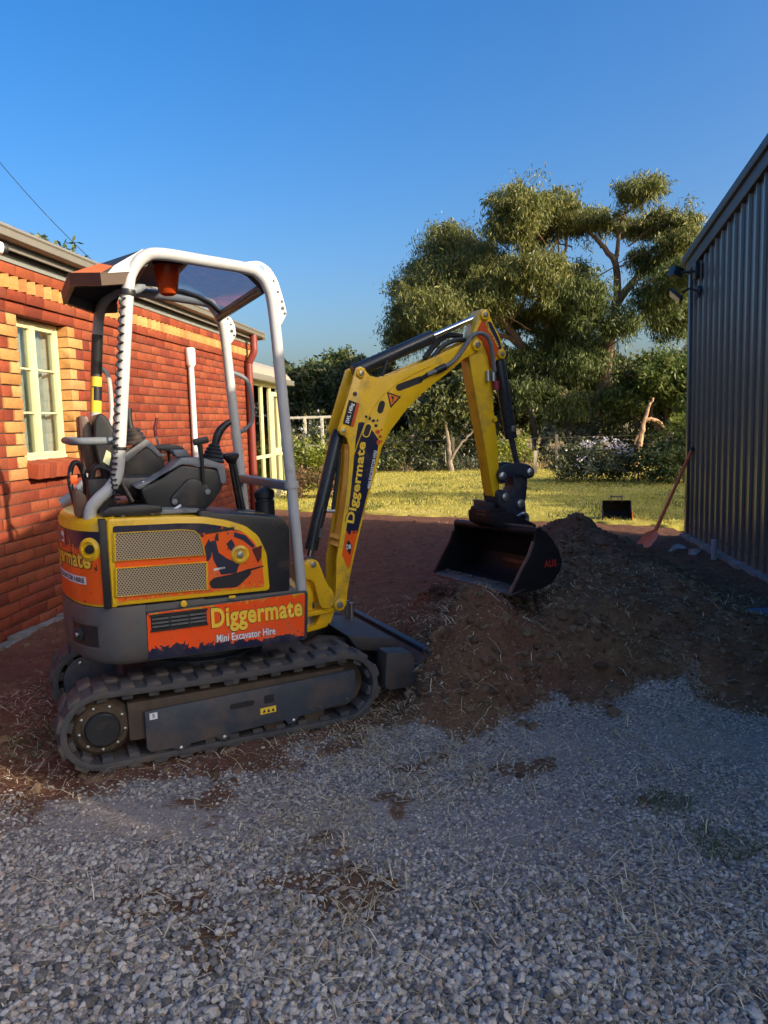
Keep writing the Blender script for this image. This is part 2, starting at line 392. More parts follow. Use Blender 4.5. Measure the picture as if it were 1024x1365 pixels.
# grass blades on the lawn
def blades(name, n, xr, yr_, h, w, m, hf=lambda x, y: .03, maskf=None):
    x = rng.uniform(*xr, n); y = rng.uniform(*yr_, n)
    if maskf is not None:
        k = maskf(x, y); x, y = x[k], y[k]
    z = hf(x, y)*np.ones_like(x); P = np.stack([x, y, z], 1); N = len(x)
    D = unit(np.stack([rng.normal(0, .45, N), rng.normal(0, .45, N), np.ones(N)], 1)); a = rng.uniform(0, 6.28, N)
    Nn = np.stack([np.cos(a), np.sin(a), np.zeros(N)], 1)
    v, f = leaf_quads(P, D, Nn, rng.uniform(.5, 1.2, N)*h, np.full(N, w)); o = raw(name, v, f, m); tag(o, kind='stuff'); return o
GRASSM = leafmat('lawn_grass', [(0, (.19, .20, .030)), (.45, (.42, .375, .065)), (1, (.64, .52, .18))], .35, .6)
blades('lawn_grass', 85000, (-4.6, 6.5), (10.2, 22.3), .045, .014, GRASSM, maskf=lambda x, y: (y > np.clip(11.78-.47*(x+.6), 9.95, 13.3)+.03+(vnoise(x*6, x*0+3.3)-.5)*.16) & (rng.random(len(x)) < .35+2.2*np.clip(fbm(x*.8, y*.8+4)-.36, 0, .4)))
blades('lawn_weeds', 30000, (-4.2, 6.0), (10.6, 22.3), .085, .016, leafmat('weed_leaves', [(0, (.05, .08, .02)), (.6, (.12, .16, .035)), (1, (.34, .30, .10))], .3), maskf=lambda x, y: (y > np.clip(11.85-.47*(x+.6), 10.0, 13.4)) & (fbm(x*1.1+5, y*1.1) > .535) & (vnoise(x*7, y*7) > .45))
DRYM = leafmat('dry_grass', [(0, (.26, .19, .08)), (1, (.50, .39, .19))], .3, .7)
blades('paddock_grass', 14000, (-9, 12), (22.4, 34), .28, .03, DRYM, hf=lambda x, y: -.05)

# pebbles
def ico():
    t = (1+5**.5)/2; v = np.array([(-1,t,0),(1,t,0),(-1,-t,0),(1,-t,0),(0,-1,t),(0,1,t),(0,-1,-t),(0,1,-t),(t,0,-1),(t,0,1),(-t,0,-1),(-t,0,1)], float)
    f = [(0,11,5),(0,5,1),(0,1,7),(0,7,10),(0,10,11),(1,5,9),(5,11,4),(11,10,2),(10,7,6),(7,1,8),(3,9,4),(3,4,2),(3,2,6),(3,6,8),(3,8,9),(4,9,5),(2,4,11),(6,2,10),(8,6,7),(9,8,1)]
    return v/np.linalg.norm(v[0]), np.array(f)
IV, IF = ico()
def subdiv(V, F):
    V = [tuple(v) for v in V]; mid = {}; out = []
    def m_(a, b):
        k = (min(a, b), max(a, b))
        if k not in mid: p = np.array(V[a])+np.array(V[b]); V.append(tuple(p/np.linalg.norm(p))); mid[k] = len(V)-1
        return mid[k]
    for a, b, c in F: ab, bc, ca = m_(a, b), m_(b, c), m_(c, a); out += [(a, ab, ca), (b, bc, ab), (c, ca, bc), (ab, bc, ca)]
    return np.array(V), np.array(out)
IV2, IF2 = subdiv(IV, IF)
def rocks(name, x, y, z, r, m, flat=.7, jit=.28, fine=False):
    IV_, IF_ = (IV2, IF2) if fine else (IV, IF); nv = len(IV_)
    N = len(x); V = IV_[None]*(1+rng.uniform(-jit, jit, (N, nv, 1)))
    if fine: V = V*(1+rng.uniform(-.25, .25, (N, 1, 3))*np.sign(V))
    s = np.stack([r*rng.uniform(.75, 1.3, N), r*rng.uniform(.75, 1.3, N), r*flat*rng.uniform(.75, 1.25, N)], 1); V = V*s[:, None, :]
    a = rng.uniform(0, 6.28, N); t = rng.normal(0, .45, N); ca, sa, ct, st = np.cos(a), np.sin(a), np.cos(t), np.sin(t)
    X, Y, Z = V[..., 0], V[..., 1], V[..., 2]
    Y, Z = Y*ct[:, None]-Z*st[:, None], Y*st[:, None]+Z*ct[:, None]
    X, Y = X*ca[:, None]-Y*sa[:, None], X*sa[:, None]+Y*ca[:, None]
    V = np.stack([X+x[:, None], Y+y[:, None], Z+z[:, None]], 2).reshape(-1, 3)
    F = (IF_[None]+(np.arange(N)*nv)[:, None, None]).reshape(-1, 3)
    return tag(raw(name, V, F, m), kind='stuff')
def pebmat(name, stops, rough=.8):
    m, n, l, b = nt(name); g = geo(n); co = objco(n)
    c = ramp(n, l, g.outputs['Random Per Island'], stops)
    c = mix(n, l, .7, c, ramp(n, l, noise(n, l, 160, 4, .7, co), [(.3, (.65, .65, .65)), (.7, (1.25, 1.24, 1.22))]), 'MULTIPLY')
    l.new(c, b.inputs['Base Color']); b.inputs['Roughness'].default_value = rough; b.inputs['Specular IOR Level'].default_value = .25
    bump(n, l, b, noise(n, l, 220, 3, .6, co), .4, .003); return m
PEB = pebmat('bluestone_gravel', [(0, (.10, .092, .082)), (.28, (.27, .248, .215)), (.62, (.45, .41, .355)), (.86, (.58, .525, .45)), (.93, (.42, .29, .205)), (.97, (.52, .43, .33)), (1, (.64, .58, .49))])
def gravel():
    n = 125000; x = rng.uniform(-2.7, 2.9, n); y = 1.35+(3.9-1.35)*rng.random(n)**1.15
    keep = np.abs(x+.25) < .62*y+.55
    s = soil_w(x, y); du = dust_sunpatch_w(x, y)
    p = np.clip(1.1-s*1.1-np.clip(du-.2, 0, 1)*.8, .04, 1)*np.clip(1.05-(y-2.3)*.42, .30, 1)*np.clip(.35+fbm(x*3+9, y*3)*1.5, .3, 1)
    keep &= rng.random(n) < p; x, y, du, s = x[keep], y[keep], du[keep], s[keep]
    fin = np.clip((y-1.9)/1.4+(fbm(x*2, y*2)-.47)*.8, 0, 1)
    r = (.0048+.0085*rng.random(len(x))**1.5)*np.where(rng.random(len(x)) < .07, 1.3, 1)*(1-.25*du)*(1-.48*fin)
    rocks('gravel', x, y, ground_h(x, y)+rng.uniform(-.35, .75, len(x))*r*(1-.75*fin), r, PEB, .72)
gravel()
CLOD = pebmat('soil_clods', [(0, (.085, .048, .028)), (.6, (.16, .095, .057)), (1, (.27, .18, .115))], .98)
CLODB = pebmat('large_clods', [(0, (.09, .053, .032)), (.6, (.15, .093, .055)), (1, (.22, .145, .088))], .98)
def clods():
    n = 60000; x = rng.uniform(-3.2, 2.5, n); y = 2.2+9.8*rng.random(n)**1.5
    s = soil_w(x, y); m = mound_h(x, y); p = s*(np.clip(m*3, .0, .8)+.12+.5*np.exp(-((y-boundary(x)-.4)/.5)**2))*np.clip(1.4-y*.07, .4, 1)
    k = rng.random(n) < p; x, y = x[k], y[k]; r = .006+.022*rng.random(len(x))**4
    foot = np.exp(-((x-.1)/.7)**2-((y-4.0)/.5)**2); k2 = rng.random(len(x)) < .010+.07*foot; r = np.where(k2, rng.uniform(.016, .040, len(x)), r)
    big = r > .016
    rocks('soil_clods', x[~big], y[~big], ground_h(x[~big], y[~big])-r[~big]*.1, r[~big], CLOD, .75, .34)
    x, y, r = x[big], y[big], r[big]; rocks('soil_clods', x, y, ground_h(x, y)-r*.3, r, CLODB, .7, .2, True)
clods()
STRAW = leafmat('straw', [(0, (.24, .17, .09)), (.4, (.48, .38, .22)), (.8, (.66, .55, .35)), (1, (.80, .70, .50))], .15, .75)
def strands(name, x, y, m, L=(.02, .10), w=.0022, lift=.012, up=.25):
    N = len(x); a = rng.uniform(0, 6.28, N); D = unit(np.stack([np.cos(a), np.sin(a), rng.normal(up, .3, N)], 1))
    side = np.stack([-np.sin(a), np.cos(a), np.zeros(N)], 1)*w; Ls = (L[0]+(L[1]-L[0])*rng.random(N)**3.0)[:, None]
    P = np.stack([x, y, ground_h(x, y)+lift*rng.random(N)+.002], 1); b = rng.normal(0, .25, (N, 1))*side/w
    P1 = P+D*Ls*.5+b*Ls*.5; P2 = P+D*Ls+b*Ls*1.2-np.array([0, 0, 1])*Ls*.28
    V = np.stack([P-side, P+side, P1-side, P1+side, P2-side*.3, P2+side*.3], 1).reshape(-1, 3)
    k = (np.arange(N)*6)[:, None]; F = np.concatenate([k+np.array([0, 1, 3, 2]), k+np.array([2, 3, 5, 4])], 0)
    return tag(raw(name, V, F, m), kind='stuff')
def straw():
    n = 130000; x = rng.uniform(-2.6, 2.8, n); y = rng.uniform(1.4, 6.2, n)
    s = soil_w(x, y); cl = np.clip((fbm(x*2.3+80, y*2.3+40)-.46)*5, 0, 1)*np.clip((vnoise(x*9, y*9)-.38)*2.6, 0.03, 1)
    edge = np.exp(-((y-boundary(x)-.15)/.55)**2)*.8*np.clip(2-np.abs(x+.2), .35, 1)
    spots = sum(np.exp(-(((x-cx)/r)**2+((y-cy)/r)**2)) for cx, cy, r in [(-.5,2.05,.12),(-.62,2.5,.12),(-1.0,2.05,.14),(-.36,1.72,.12),(1.25,2.3,.4),(.75,2.35,.3),(.35,1.75,.18),(-.75,2.95,.2),(.05,4.0,.35),(-.3,3.75,.2),(.35,4.6,.4),(.9,2.55,.35),(.55,2.15,.3),(.2,2.35,.3),(-.45,2.0,.25),(-.9,2.25,.3),(.55,1.85,.22),(.95,2.9,.3),(-.1,3.3,.5),(-1.9,2.9,.3),(-.1,4.2,.4),(-1.0,2.0,.2),(.75,1.95,.3)])
    p = np.clip(.05+cl*.40+(edge*cl*1.2+edge*.05)*np.clip(1.25-np.maximum(x, 0)*.55, .3, 1)+spots*.6*(.3+cl)+s*.02, 0, 1)*np.clip(1.2-(y-4.4)*.55, .16, 1)
    k = rng.random(n) < p; strands('straw', x[k], y[k], STRAW, (.012, .12), .0017)
straw()
GREEN = leafmat('green_grass', [(0, (.06, .09, .03)), (.7, (.12, .17, .06)), (1, (.35, .30, .16))], .3, .6)
for i, (cx, cy, r, n, lb) in enumerate([(.70, 2.86, .10, 130, 'small dark green grass tuft, farther of two in the gravel'), (.82, 2.58, .11, 140, 'green grass tuft nearest the right edge of the gravel'), (-1.98, 3.32, .2, 260, 'low sparse green weeds beside rear end of track')]):
    a = rng.uniform(0, 6.28, n); q = r*np.sqrt(rng.random(n)); o = strands('grass_tuft', cx+q*np.cos(a), cy+q*np.sin(a), GREEN, (.03, .10), .002, .004, .9)
    del o['kind']; tag(o, lb, 'grass tuft')

# ================================================================ brick house
XW = -3.224
def brickmat(name, stops, speck=.5):
    m, n, l, b = nt(name); co = objco(n); oi = n.new('ShaderNodeObjectInfo'); g = geo(n)
    r = math_(n, l, 'FRACT', math_(n, l, 'ADD', oi.outputs['Random'], g.outputs['Random Per Island']))
    c = ramp(n, l, r, stops)
    c = mix(n, l, speck, c, ramp(n, l, noise(n, l, 42, 7, .75, co), [(.3, (.55, .5, .5)), (.55, (1, 1, 1)), (.75, (1.35, 1.3, 1.25))]), 'MULTIPLY')
    w_ = noise(n, l, 1.7, 6, .7, g.outputs['Position']); c = mix(n, l, .9, c, ramp(n, l, w_, [(.3, (.78, .76, .76)), (.5, (1, 1, 1)), (.72, (1.14, 1.15, 1.2))]), 'MULTIPLY')
    st_ = ramp(n, l, noise(n, l, 5.5, 7, .75, g.outputs['Position']), [(.60, (0, 0, 0)), (.80, (.35, .35, .35))]); c = mix(n, l, st_, c, (.34, .24, .19))
    l.new(c, b.inputs['Base Color']); b.inputs['Roughness'].default_value = .85; b.inputs['Specular IOR Level'].default_value = .25
    bump(n, l, b, noise(n, l, 130, 5, .7, co), .45, .004); return m
RED = brickmat('red_brick', [(0, (.195, .038, .020)), (.3, (.255, .050, .022)), (.6, (.28, .060, .025)), (.85, (.31, .076, .030)), (1, (.22, .056, .029))])
CRM = brickmat('cream_brick', [(0, (.40, .190, .055)), (.4, (.47, .25, .080)), (.8, (.52, .30, .115)), (1, (.36, .14, .045))])
MORT = mat('mortar', (.105, .06, .045), .95, var=.2, bmp=.4, bscale=150)
house = thing('brick_house', 'red brick house with cream quoins and grey gutter left of the digger', 'house', (XW, 8, 0))
HO = Vector((-XW, -8, 0))
def H(o): o.location = HO; return o
Z0, CH = .007, .0846; YE = 11.46; YS = 2.2
OY0, OY1, OZ0, OZ1 = 5.391, 6.111, 1.09, 2.291
mb = MB(); e = .009
for y0, y1, z0, z1 in ((YS, OY0-.012, -.3, 2.66), (OY1+.012, YE, -.3, 2.66), (OY0-.012, OY1+.012, -.3, OZ0), (OY0-.012, OY1+.012, OZ1+.012, 2.66)):
    mb.box(XW-.105, XW-.010, y0, y1, z0, z1)
mb.box(XW-6, XW-.105, YE-.11, YE-.004, -.3, 2.66)
wall = H(mb.build('wall', MORT, house))
def brick_mesh(ly, lz, d, name, m, seed):
    r = random.Random(seed); c = .0022; mbk = MB()
    x0 = -d; x1 = 0; j = lambda: r.uniform(-.0012, .0012)
    v = []
    for (x, k) in ((x0, 0), (x1-c, 0), (x1, c)):
        for sy, sz in ((-1, -1), (1, -1), (1, 1), (-1, 1)): v.append((x+j(), sy*(ly/2-k)+j(), sz*(lz/2-k)+j()))
    f = [(8, 9, 10, 11)]
    for b in (0, 4):
        for i in range(4): f.append((b+i, b+(i+1) % 4, b+4+(i+1) % 4, b+4+i))
    mbk.add(v, f); return mbk.mesh(name, m, ang=60)
LB, HB, JT = .230, .0756, .0
M_full = [brick_mesh(.2305, .0752, .1, 'brick', RED, i) for i in range(4)]
M_half = [brick_mesh(.1105, .0752, .1, 'brick', RED, 10+i) for i in range(3)]
C_full = [brick_mesh(.2305, .0752, .1, 'quoin_brick', CRM, 20+i) for i in range(3)]
C_half = [brick_mesh(.1105, .0752, .1, 'quoin_brick', CRM, 30+i) for i in range(3)]
bricks = []        # (y, z, meshlist, proud)
def course(zc, off, y0, y1, proud=0):
    k0 = int((y0-off)/.24)-1; y = off+k0*.24
    while y < y1:
        a, b = max(y, y0), min(y+.24, y1)
        if b-a > .2: bricks.append(((a+b)/2, zc, M_full, proud))
        elif b-a > .08: bricks.append(((a+b)/2, zc, M_half, proud))
        y += .24
for nC in range(-1, 28):
    zc = Z0+CH*(nC+.5); off = 5.151 if nC % 2 == 0 else 5.031
    z0, z1 = zc-CH/2, zc+CH/2
    if OZ0-.02 < zc < OZ1-.01:
        # quoins both sides of the window, alternating stretcher and header
        odd = nC % 2
        if odd:
            course(zc, off, YS, OY0-.24); course(zc, off, OY1+.24, YE)
            bricks.append((OY0-.1165, zc, C_full, .006)); bricks.append((OY1+.1165, zc, C_full, .006))
        else:
            course(zc, off, YS, OY0-.12); course(zc, off, OY1+.12, YE)
            bricks.append((OY0-.0565, zc, C_half, .003)); bricks.append((OY1+.0565, zc, C_half, .003))
    else: course(zc, off, YS, YE)
course(2.416, 5.03, YS, YE, .02)
course(2.592, 5.151, YS, YE, .028)
def vis_key(b):
    y, z = b[0], b[1]
    if y < 4.9: return 100+abs(y-4.9)              # left of the frame
    if z < .35 and y > 5.5: return 40+y            # behind the machine
    return y
bricks.sort(key=vis_key)
for i, (y, z, ms, pr) in enumerate(bricks[:300]):
    me = ms[i % len(ms)]; link(me.name.split('.')[0], me, wall, (XW+pr+random.uniform(-.002, .002), y, z))
far_r, far_c = MB(), MB()
for i, (y, z, ms, pr) in enumerate(bricks[300:]):
    me = ms[i % len(ms)]; t = far_c if ms in (C_full, C_half) else far_r
    t.add([(v.co.x+XW+pr, v.co.y+y, v.co.z+z) for v in me.vertices], [tuple(p.vertices) for p in me.polygons])
tag(far_r.build('brick_courses', RED, wall, ang=60), kind='stuff')
if far_c.v: tag(far_c.build('quoin_courses', CRM, wall, ang=60), kind='stuff')
# dogtooth frieze of cream bricks laid on the diagonal
tooth = MB().prism([(-.012, -.054), (.043, 0), (-.012, .054), (-.08, .02), (-.08, -.02)], -.0465, .0465, 'xy').mesh('frieze_brick', CRM, .003)
yy = 4.6; k = 0; ft = MB()
while yy < YE-.05:
    if yy < 10.2: link('frieze_brick', tooth, wall, (XW, yy, 2.504), (0, 0, random.uniform(-.06, .06)))
    else: ft.add([(v.co.x+XW, v.co.y+yy, v.co.z+2.504) for v in tooth.vertices], [tuple(p.vertices) for p in tooth.polygons])
    yy += .112
ft.build('frieze_bricks', CRM, wall)
# sloping rowlock sill
sb = MB().box(-.14, .092, -.039, .039, -.055, .055).mesh('sill_brick', RED, .005)
for i in range(9):
    link('sill_brick', sb, wall, (XW+.0, OY0+.043+i*.0853-.02, 1.172+random.uniform(-.002, .002)), (0, R_(9), 0))
# window
CREAMF = mat('cream_frame', (.66, .60, .33), .45, var=.04)
GLASS = bpy.data.materials.new('window_glass'); GLASS.use_nodes = True
def glassmat(m, tint=(.8, .85, .85), refl=.40, base=.02):
    n = m.node_tree.nodes; l = m.node_tree.links; n.remove(n['Principled BSDF'])
    t = n.new('ShaderNodeBsdfTransparent'); t.inputs[0].default_value = (*tint, 1); g = n.new('ShaderNodeBsdfGlossy'); g.inputs[1].default_value = .03
    fr = n.new('ShaderNodeFresnel'); fr.inputs[0].default_value = 1.5; x = n.new('ShaderNodeMixShader')
    a = math_(n, l, 'MULTIPLY_ADD', fr.outputs[0], refl, base); l.new(a, x.inputs[0]); l.new(t.outputs[0], x.inputs[1]); l.new(g.outputs[0], x.inputs[2]); l.new(x.outputs[0], n['Material Output'].inputs[0])
glassmat(GLASS)
XF = XW-.088
fr = MB(); zt, zb = 2.29, 1.235
fr.box(XF-.06, XF, OY0, OY0+.030, zb, zt); fr.box(XF-.06, XF, OY1-.030, OY1, zb, zt)
fr.box(XF-.06, XF, OY0+.030, OY1-.030, zt-.032, zt); fr.box(XF-.06, XF+.012, OY0+.002, OY1-.002, zb-.02, zb+.03)
ym = (OY0+OY1)/2; fr.box(XF-.06, XF-.001, ym-.014, ym+.014, zb+.03, zt-.032)
win = H(fr.build('window', CREAMF, house, .003))
for y0, y1 in ((OY0+.032, ym-.016), (ym+.016, OY1-.032)):
    s = MB(); a, b = zb+.032, zt-.034
    s.box(XF-.05, XF-.006, y0, y0+.023, a, b); s.box(XF-.05, XF-.006, y1-.023, y1, a, b)
    s.box(XF-.05, XF-.006, y0+.023, y1-.023, a, a+.026); s.box(XF-.05, XF-.006, y0+.023, y1-.023, b-.026, b)
    for q in (1/3, 2/3): zq = a+(b-a)*q; s.box(XF-.045, XF-.012, y0+.023, y1-.023, zq-.007, zq+.007)
    s.build('sash', CREAMF, win, .002)
    for q in range(3):
        zl, zh = a+.03+(b-a-.06)*q/3, a+.03+(b-a-.06)*(q+1)/3
        MB().box(XF-.032, XF-.028, y0+.020, y1-.020, zl, zh).build('pane', GLASS, win)
CURT = mat('sheer_curtain', (.62, .60, .54), .9, var=.06)
cp = [(XF-.10+.016*math.sin(t*9.5)+.01*math.sin(t*23), OY0-.1+t*.9/6.28) for t in np.linspace(0, 6.28, 70)]
cm = MB(); V = [(x, y, z) for z in (1.15, 2.35) for x, y in cp]; nC = len(cp)
cm.add(V, [(i, i+1, nC+i+1, nC+i) for i in range(nC-1)]); cm.build('curtain', CURT, win)
MB().box(XF-.6, XF-.5, OY0-.5, OY1+.5, .9, 2.5).build('room_wall', mat('room_wall', (.12, .11, .1)), win)
# eaves
GUT = mat('gutter_metal', (.20, .185, .155), .4, var=.06, dust=.1)
SOFF = mat('soffit_board', (.17, .16, .145), .7)
FAS = mat('grey_board', (.235, .24, .215), .6, var=.06)
DKG = mat('dark_trim', (.045, .046, .048), .45)
H(MB().box(XW-.01, XW+.034, YS, YE+.02, 2.634, 2.70).build('frieze_board', FAS, house, .003))
H(MB().box(XW-.3, XW+.09, YS, YE+.10, 2.716, 2.733).build('soffit', SOFF, house))
H(MB().box(XW+.085, XW+.104, YS, YE+.12, 2.695, 2.83).build('fascia', GUT, house, .003))
gp = [(.106, 2.742), (.168, 2.742), (.183, 2.752), (.187, 2.795), (.198, 2.806), (.196, 2.824), (.180, 2.821), (.174, 2.795), (.168, 2.757), (.116, 2.757), (.116, 2.818), (.106, 2.818)]
g = MB().prism([(XW+x, z) for x, z in gp], YS, YE+.16); H(g.build('gutter', GUT, house, .002))
H(MB().box(XW-.5, XW+.20, YE+.162, YE+.185, 2.72, 2.825).build('gutter_end', GUT, house, .003))
ROOFM = mat('roof_sheet', (.10, .10, .10), .45)
rf = MB(); rp = []
for i in range(60):
    y = YS+i*.16
    rp += [(y, 0), (y+.11, 0), (y+.125, .022), (y+.145, .022)]
rp = [p for p in rp if p[0] < YE+.26]
V = []; 
for (y, h) in rp: V += [(XW+.14, y, 2.828+h), (XW-3.2, y, 2.828+h+1.2)]
rf.add(V, [(2*i, 2*i+2, 2*i+3, 2*i+1) for i in range(len(rp)-1)]); H(rf.build('roof', ROOFM, house))
RWM = mat('red_downpipe', (.20, .040, .030), .4, var=.06)
yd = 11.13
H(MB().tube(spline([(XW+.15, yd, 2.745), (XW+.15, yd, 2.62), (XW+.145, yd, 2.50), (XW+.075, yd, 2.36), (XW+.065, yd, 2.24), (XW+.065, yd, 1.0), (XW+.065, yd, -.05)], 5), .052, 14).build('downpipe', RWM, house))
WPIPE = mat('white_pvc', (.72, .71, .68), .4, var=.04)
yp = 8.78
pp = H(MB().cyl((XW+.05, yp, -.05), (XW+.05, yp, 2.18), .033).build('vent_pipe', WPIPE, house))
MB().lathe([(.035, 0), (.056, .03), (.058, .2), (.05, .215), (.03, .22)], (XW+.05, yp, 2.14), seg=18).build('vent_cowl', WPIPE, pp)
# concrete mowing edge against the wall
CONC = mat('rough_concrete', (.20, .19, .175), .95, var=.3, dust=.4, dustcol=(.10, .06, .04), bmp=.7, bscale=40)
ed = MB(); 
for i in range(45):
    y = 3.2+i*.16; ed.box(XW+.004, XW+.09+random.uniform(-.02, .025), y, y+.155, -.06, .025+random.uniform(-.01, .02))
H(ed.build('footing_edge', CONC, house, .008))
# camera light under the eave, power line
wl_ = thing('security_camera', 'white cylindrical security camera under the eave at left edge', 'camera', (XW+.05, 4.96, 2.66))
MB().cyl((.02, -.22, 0), (.15, -.01, -.015), .042).build('body', mat('white_gloss', (.75, .75, .75), .3), wl_, .004)
MB().cyl((.151, -.009, -.015), (.168, .018, -.017), .040, .037).build('lens', BLACKP, wl_, .003)
MB().cyl((.0, -.24, -.03), (.05, -.17, -.0), .018).build('bracket', WHITEP, wl_)
pl = [Vector((-7.0, 11.5, 5.55)).lerp(Vector((-5.9, 12.0, 4.15)), t)-Vector((0, 0, .05*4*t*(1-t))) for t in np.linspace(-.5, 1.6, 14)]
tag(MB().tube(pl, .0055, 5).build('power_line', BLACKP), 'thin black overhead wire sloping down behind the house eave', 'overhead wire')

# ---------------------------------------------------------------- sunroom
sun = thing('sunroom', 'cream framed glass sunroom with curved roof beyond the brick house', 'sunroom', (-3.85, 14.9, 0))
SX, SY0, SY1 = -3.85, 12.2, 16.05; SOo = Vector((3.85, -14.9, 0))
def SO(o): o.location = SOo; return o
GL2 = bpy.data.materials.new('sunroom_glass'); GL2.use_nodes = True; glassmat(GL2, (.55, .6, .5), .9, .12)
fr = MB(); fr.box(SX-.06, SX, SY0, SY1, 2.18, 2.26); fr.box(SX-.06, SX, SY0, SY1, -.06, .07)
base = SO(fr.build('frame', CREAMF, sun, .004))
posts = [12.2, 12.95, 13.7, 14.35, 14.98, 15.62, 16.05]
for i, y in enumerate(posts):
    MB().box(SX-.07, SX+.006, y-.028, y+.028, .07, 2.18).build('post', CREAMF, base, .003)
for y0, y1 in zip(posts[:-1], posts[1:]):
    if abs(y0-14.98) < .01:
        d = MB(); d.box(SX-.03, SX+.03, y0+.03, y0+.1, .08, 2.1); d.box(SX-.03, SX+.03, y1-.1, y1-.03, .08, 2.1)
        d.box(SX-.03, SX+.03, y0+.1, y1-.1, .08, .2); d.box(SX-.03, SX+.03, y0+.1, y1-.1, 2.02, 2.1); d.box(SX-.03, SX+.03, y0+.1, y1-.1, .86, 1.0)
        dd = SO(d.build('door', CREAMF, sun, .003)); MB().box(SX+.03, SX+.07, y1-.075, y1-.05, 1.02, 1.18).build('handle', BLACKP, dd, .004)
    else: MB().box(SX-.05, SX-.01, y0+.03, y1-.03, .84, .90).build('rail', CREAMF, base)
    SO(MB().box(SX-.034, SX-.028, y0+.03, y1-.03, .07, 2.18).build('pane', GL2, sun))
SO(MB().box(SX-3, SX-.02, SY1-.04, SY1+.01, -.05, 2.25).build('end_wall', CREAMF, sun))
SO(MB().box(SX-3, SX-2.9, SY0, SY1, -.05, 2.25).build('rear_wall', mat('sunroom_inside', (.14, .13, .07), .8), sun))
SROOF = mat('beige_roof_sheet', (.34, .30, .22), .5)
arc = [(SX+.16-1.6*(1-math.cos(t)), 2.30+.55*math.sin(t)) for t in np.linspace(0, 1.5, 14)]
rmb = MB()
for i in range(len(arc)-1):
    (x0, z0), (x1, z1) = arc[i], arc[i+1]; rmb.add([(x0, SY0-.4, z0), (x0, SY1+.15, z0), (x1, SY1+.15, z1), (x1, SY0-.4, z1)], [(0, 1, 2, 3)])
rmb.prism([(SX+.15, 2.26)]+arc+[(arc[-1][0], 2.26)], SY1+.10, SY1+.152)
SO(rmb.build('roof', SROOF, sun))
SO(MB().box(SX+.02, SX+.2, SY0-.4, SY1+.2, 2.255, 2.36).build('gutter', GUT, sun, .01))

# ================================================================ shed
SHX = 2.54; EY0, EY1, RY = .98, 9.52, 5.4
def rake(y): return 3.20+.186*(EY1-RY)-.186*abs(y-RY)
SKEW = .47        # unseen rear of the shed sheared along the sun to shape its shadow
def skew(p): return Vector((p.x, p.y-SKEW*(p.x-SHX), p.z))
SHEDM = bpy.data.materials.new('dark_steel_cladding')
m, n, l, b = nt('dark_grey_cladding'); co = objco(n)
spz = n.new('ShaderNodeSeparateXYZ'); l.new(geo(n).outputs['Position'], spz.inputs[0])
dz = math_(n, l, 'MULTIPLY_ADD', spz.outputs[2], -1.6, .72); dz = math_(n, l, 'MAXIMUM', math_(n, l, 'ADD', dz, math_(n, l, 'MULTIPLY_ADD', noise(n, l, 6, 6, .75, co), 1.2, -.75)), 0.0)
dz = math_(n, l, 'MINIMUM', dz, .75)
l.new(mix(n, l, dz, ramp(n, l, noise(n, l, 3, 5, .6, co), [(.3, (.060, .060, .060)), (.7, (.078, .077, .075))]), (.17, .11, .075)), b.inputs['Base Color'])
l.new(math_(n, l, 'ADD', math_(n, l, 'MULTIPLY', dz, .5), math_(n, l, 'MULTIPLY_ADD', noise(n, l, 14, 4, .6, co), .12, .26)), b.inputs['Roughness']); bump(n, l, b, noise(n, l, 1.6, 3, .5, co), .06, .04); b.inputs['Specular IOR Level'].default_value = 1.0
b.inputs['Coat Weight'].default_value = .4; b.inputs['Coat Roughness'].default_value = .28
SHEDM = m
TRIMM = mat('dark_grey_trim', (.050, .052, .056), .5, var=.08)
shed = thing('steel_shed', 'dark grey steel shed with ribbed cladding along the right edge', 'shed', (SHX, 5.5, 0))
def SH(o): o.location = (-SHX, -5.5, 0); return o
# cladding: separate sheets, each with its ribs
PITCH = .19
y = EY1
sheets = 0
while y > EY0+.02:
    y2 = max(y-PITCH*4, EY0); prof = []; q = y
    while q > y2+.001:
        for dy, dx in ((0, 0), (.006, -.024), (.024, -.024), (.030, 0)):
            if q-dy > y2: prof.append((q-dy, dx))
        q -= PITCH
    prof.append((y2, 0)); V = []
    for (yy, dx) in prof: V += [(SHX+dx, yy, .045), (SHX+dx, yy, rake(yy)-.10)]
    mbs = MB().add(V, [(2*i, 2*i+1, 2*i+3, 2*i+2) for i in range(len(prof)-1)])
    SH(mbs.build('wall_sheet', SHEDM, shed, ang=20)); y = y2
tr = MB()   # barge trim under the roof edge, and corner flashing
for a, c in ((EY1+.03, RY), (RY, EY0-.03)):
    tr.add([(SHX-.05, a, rake(a)-.16), (SHX-.05, c, rake(c)-.16), (SHX-.05, c, rake(c)-.035), (SHX-.05, a, rake(a)-.035), (SHX+.02, a, rake(a)-.16), (SHX+.02, c, rake(c)-.16), (SHX+.02, c, rake(c)-.035), (SHX+.02, a, rake(a)-.035)],
           [(0, 1, 2, 3), (4, 5, 6, 7), (0, 1, 5, 4), (2, 3, 7, 6), (0, 3, 7, 4), (1, 2, 6, 5)])
SH(tr.build('barge_trim', TRIMM, shed, .004))
cp = MB()
for a, c in ((EY1+.10, RY), (RY, EY0-.10)):
    cp.add([(SHX-.075, a, rake(a)-.03), (SHX-.075, c, rake(c)-.03), (SHX-.075, c, rake(c)+.06), (SHX-.075, a, rake(a)+.06), (SHX+6, a, rake(a)-.03), (SHX+6, c, rake(c)-.03), (SHX+6, c, rake(c)+.06), (SHX+6, a, rake(a)+.06)],
           [(0, 1, 2, 3), (4, 5, 6, 7), (0, 1, 5, 4), (2, 3, 7, 6), (0, 3, 7, 4), (1, 2, 6, 5)])
SH(cp.mapv(skew).build('roof', TRIMM, shed, .006))
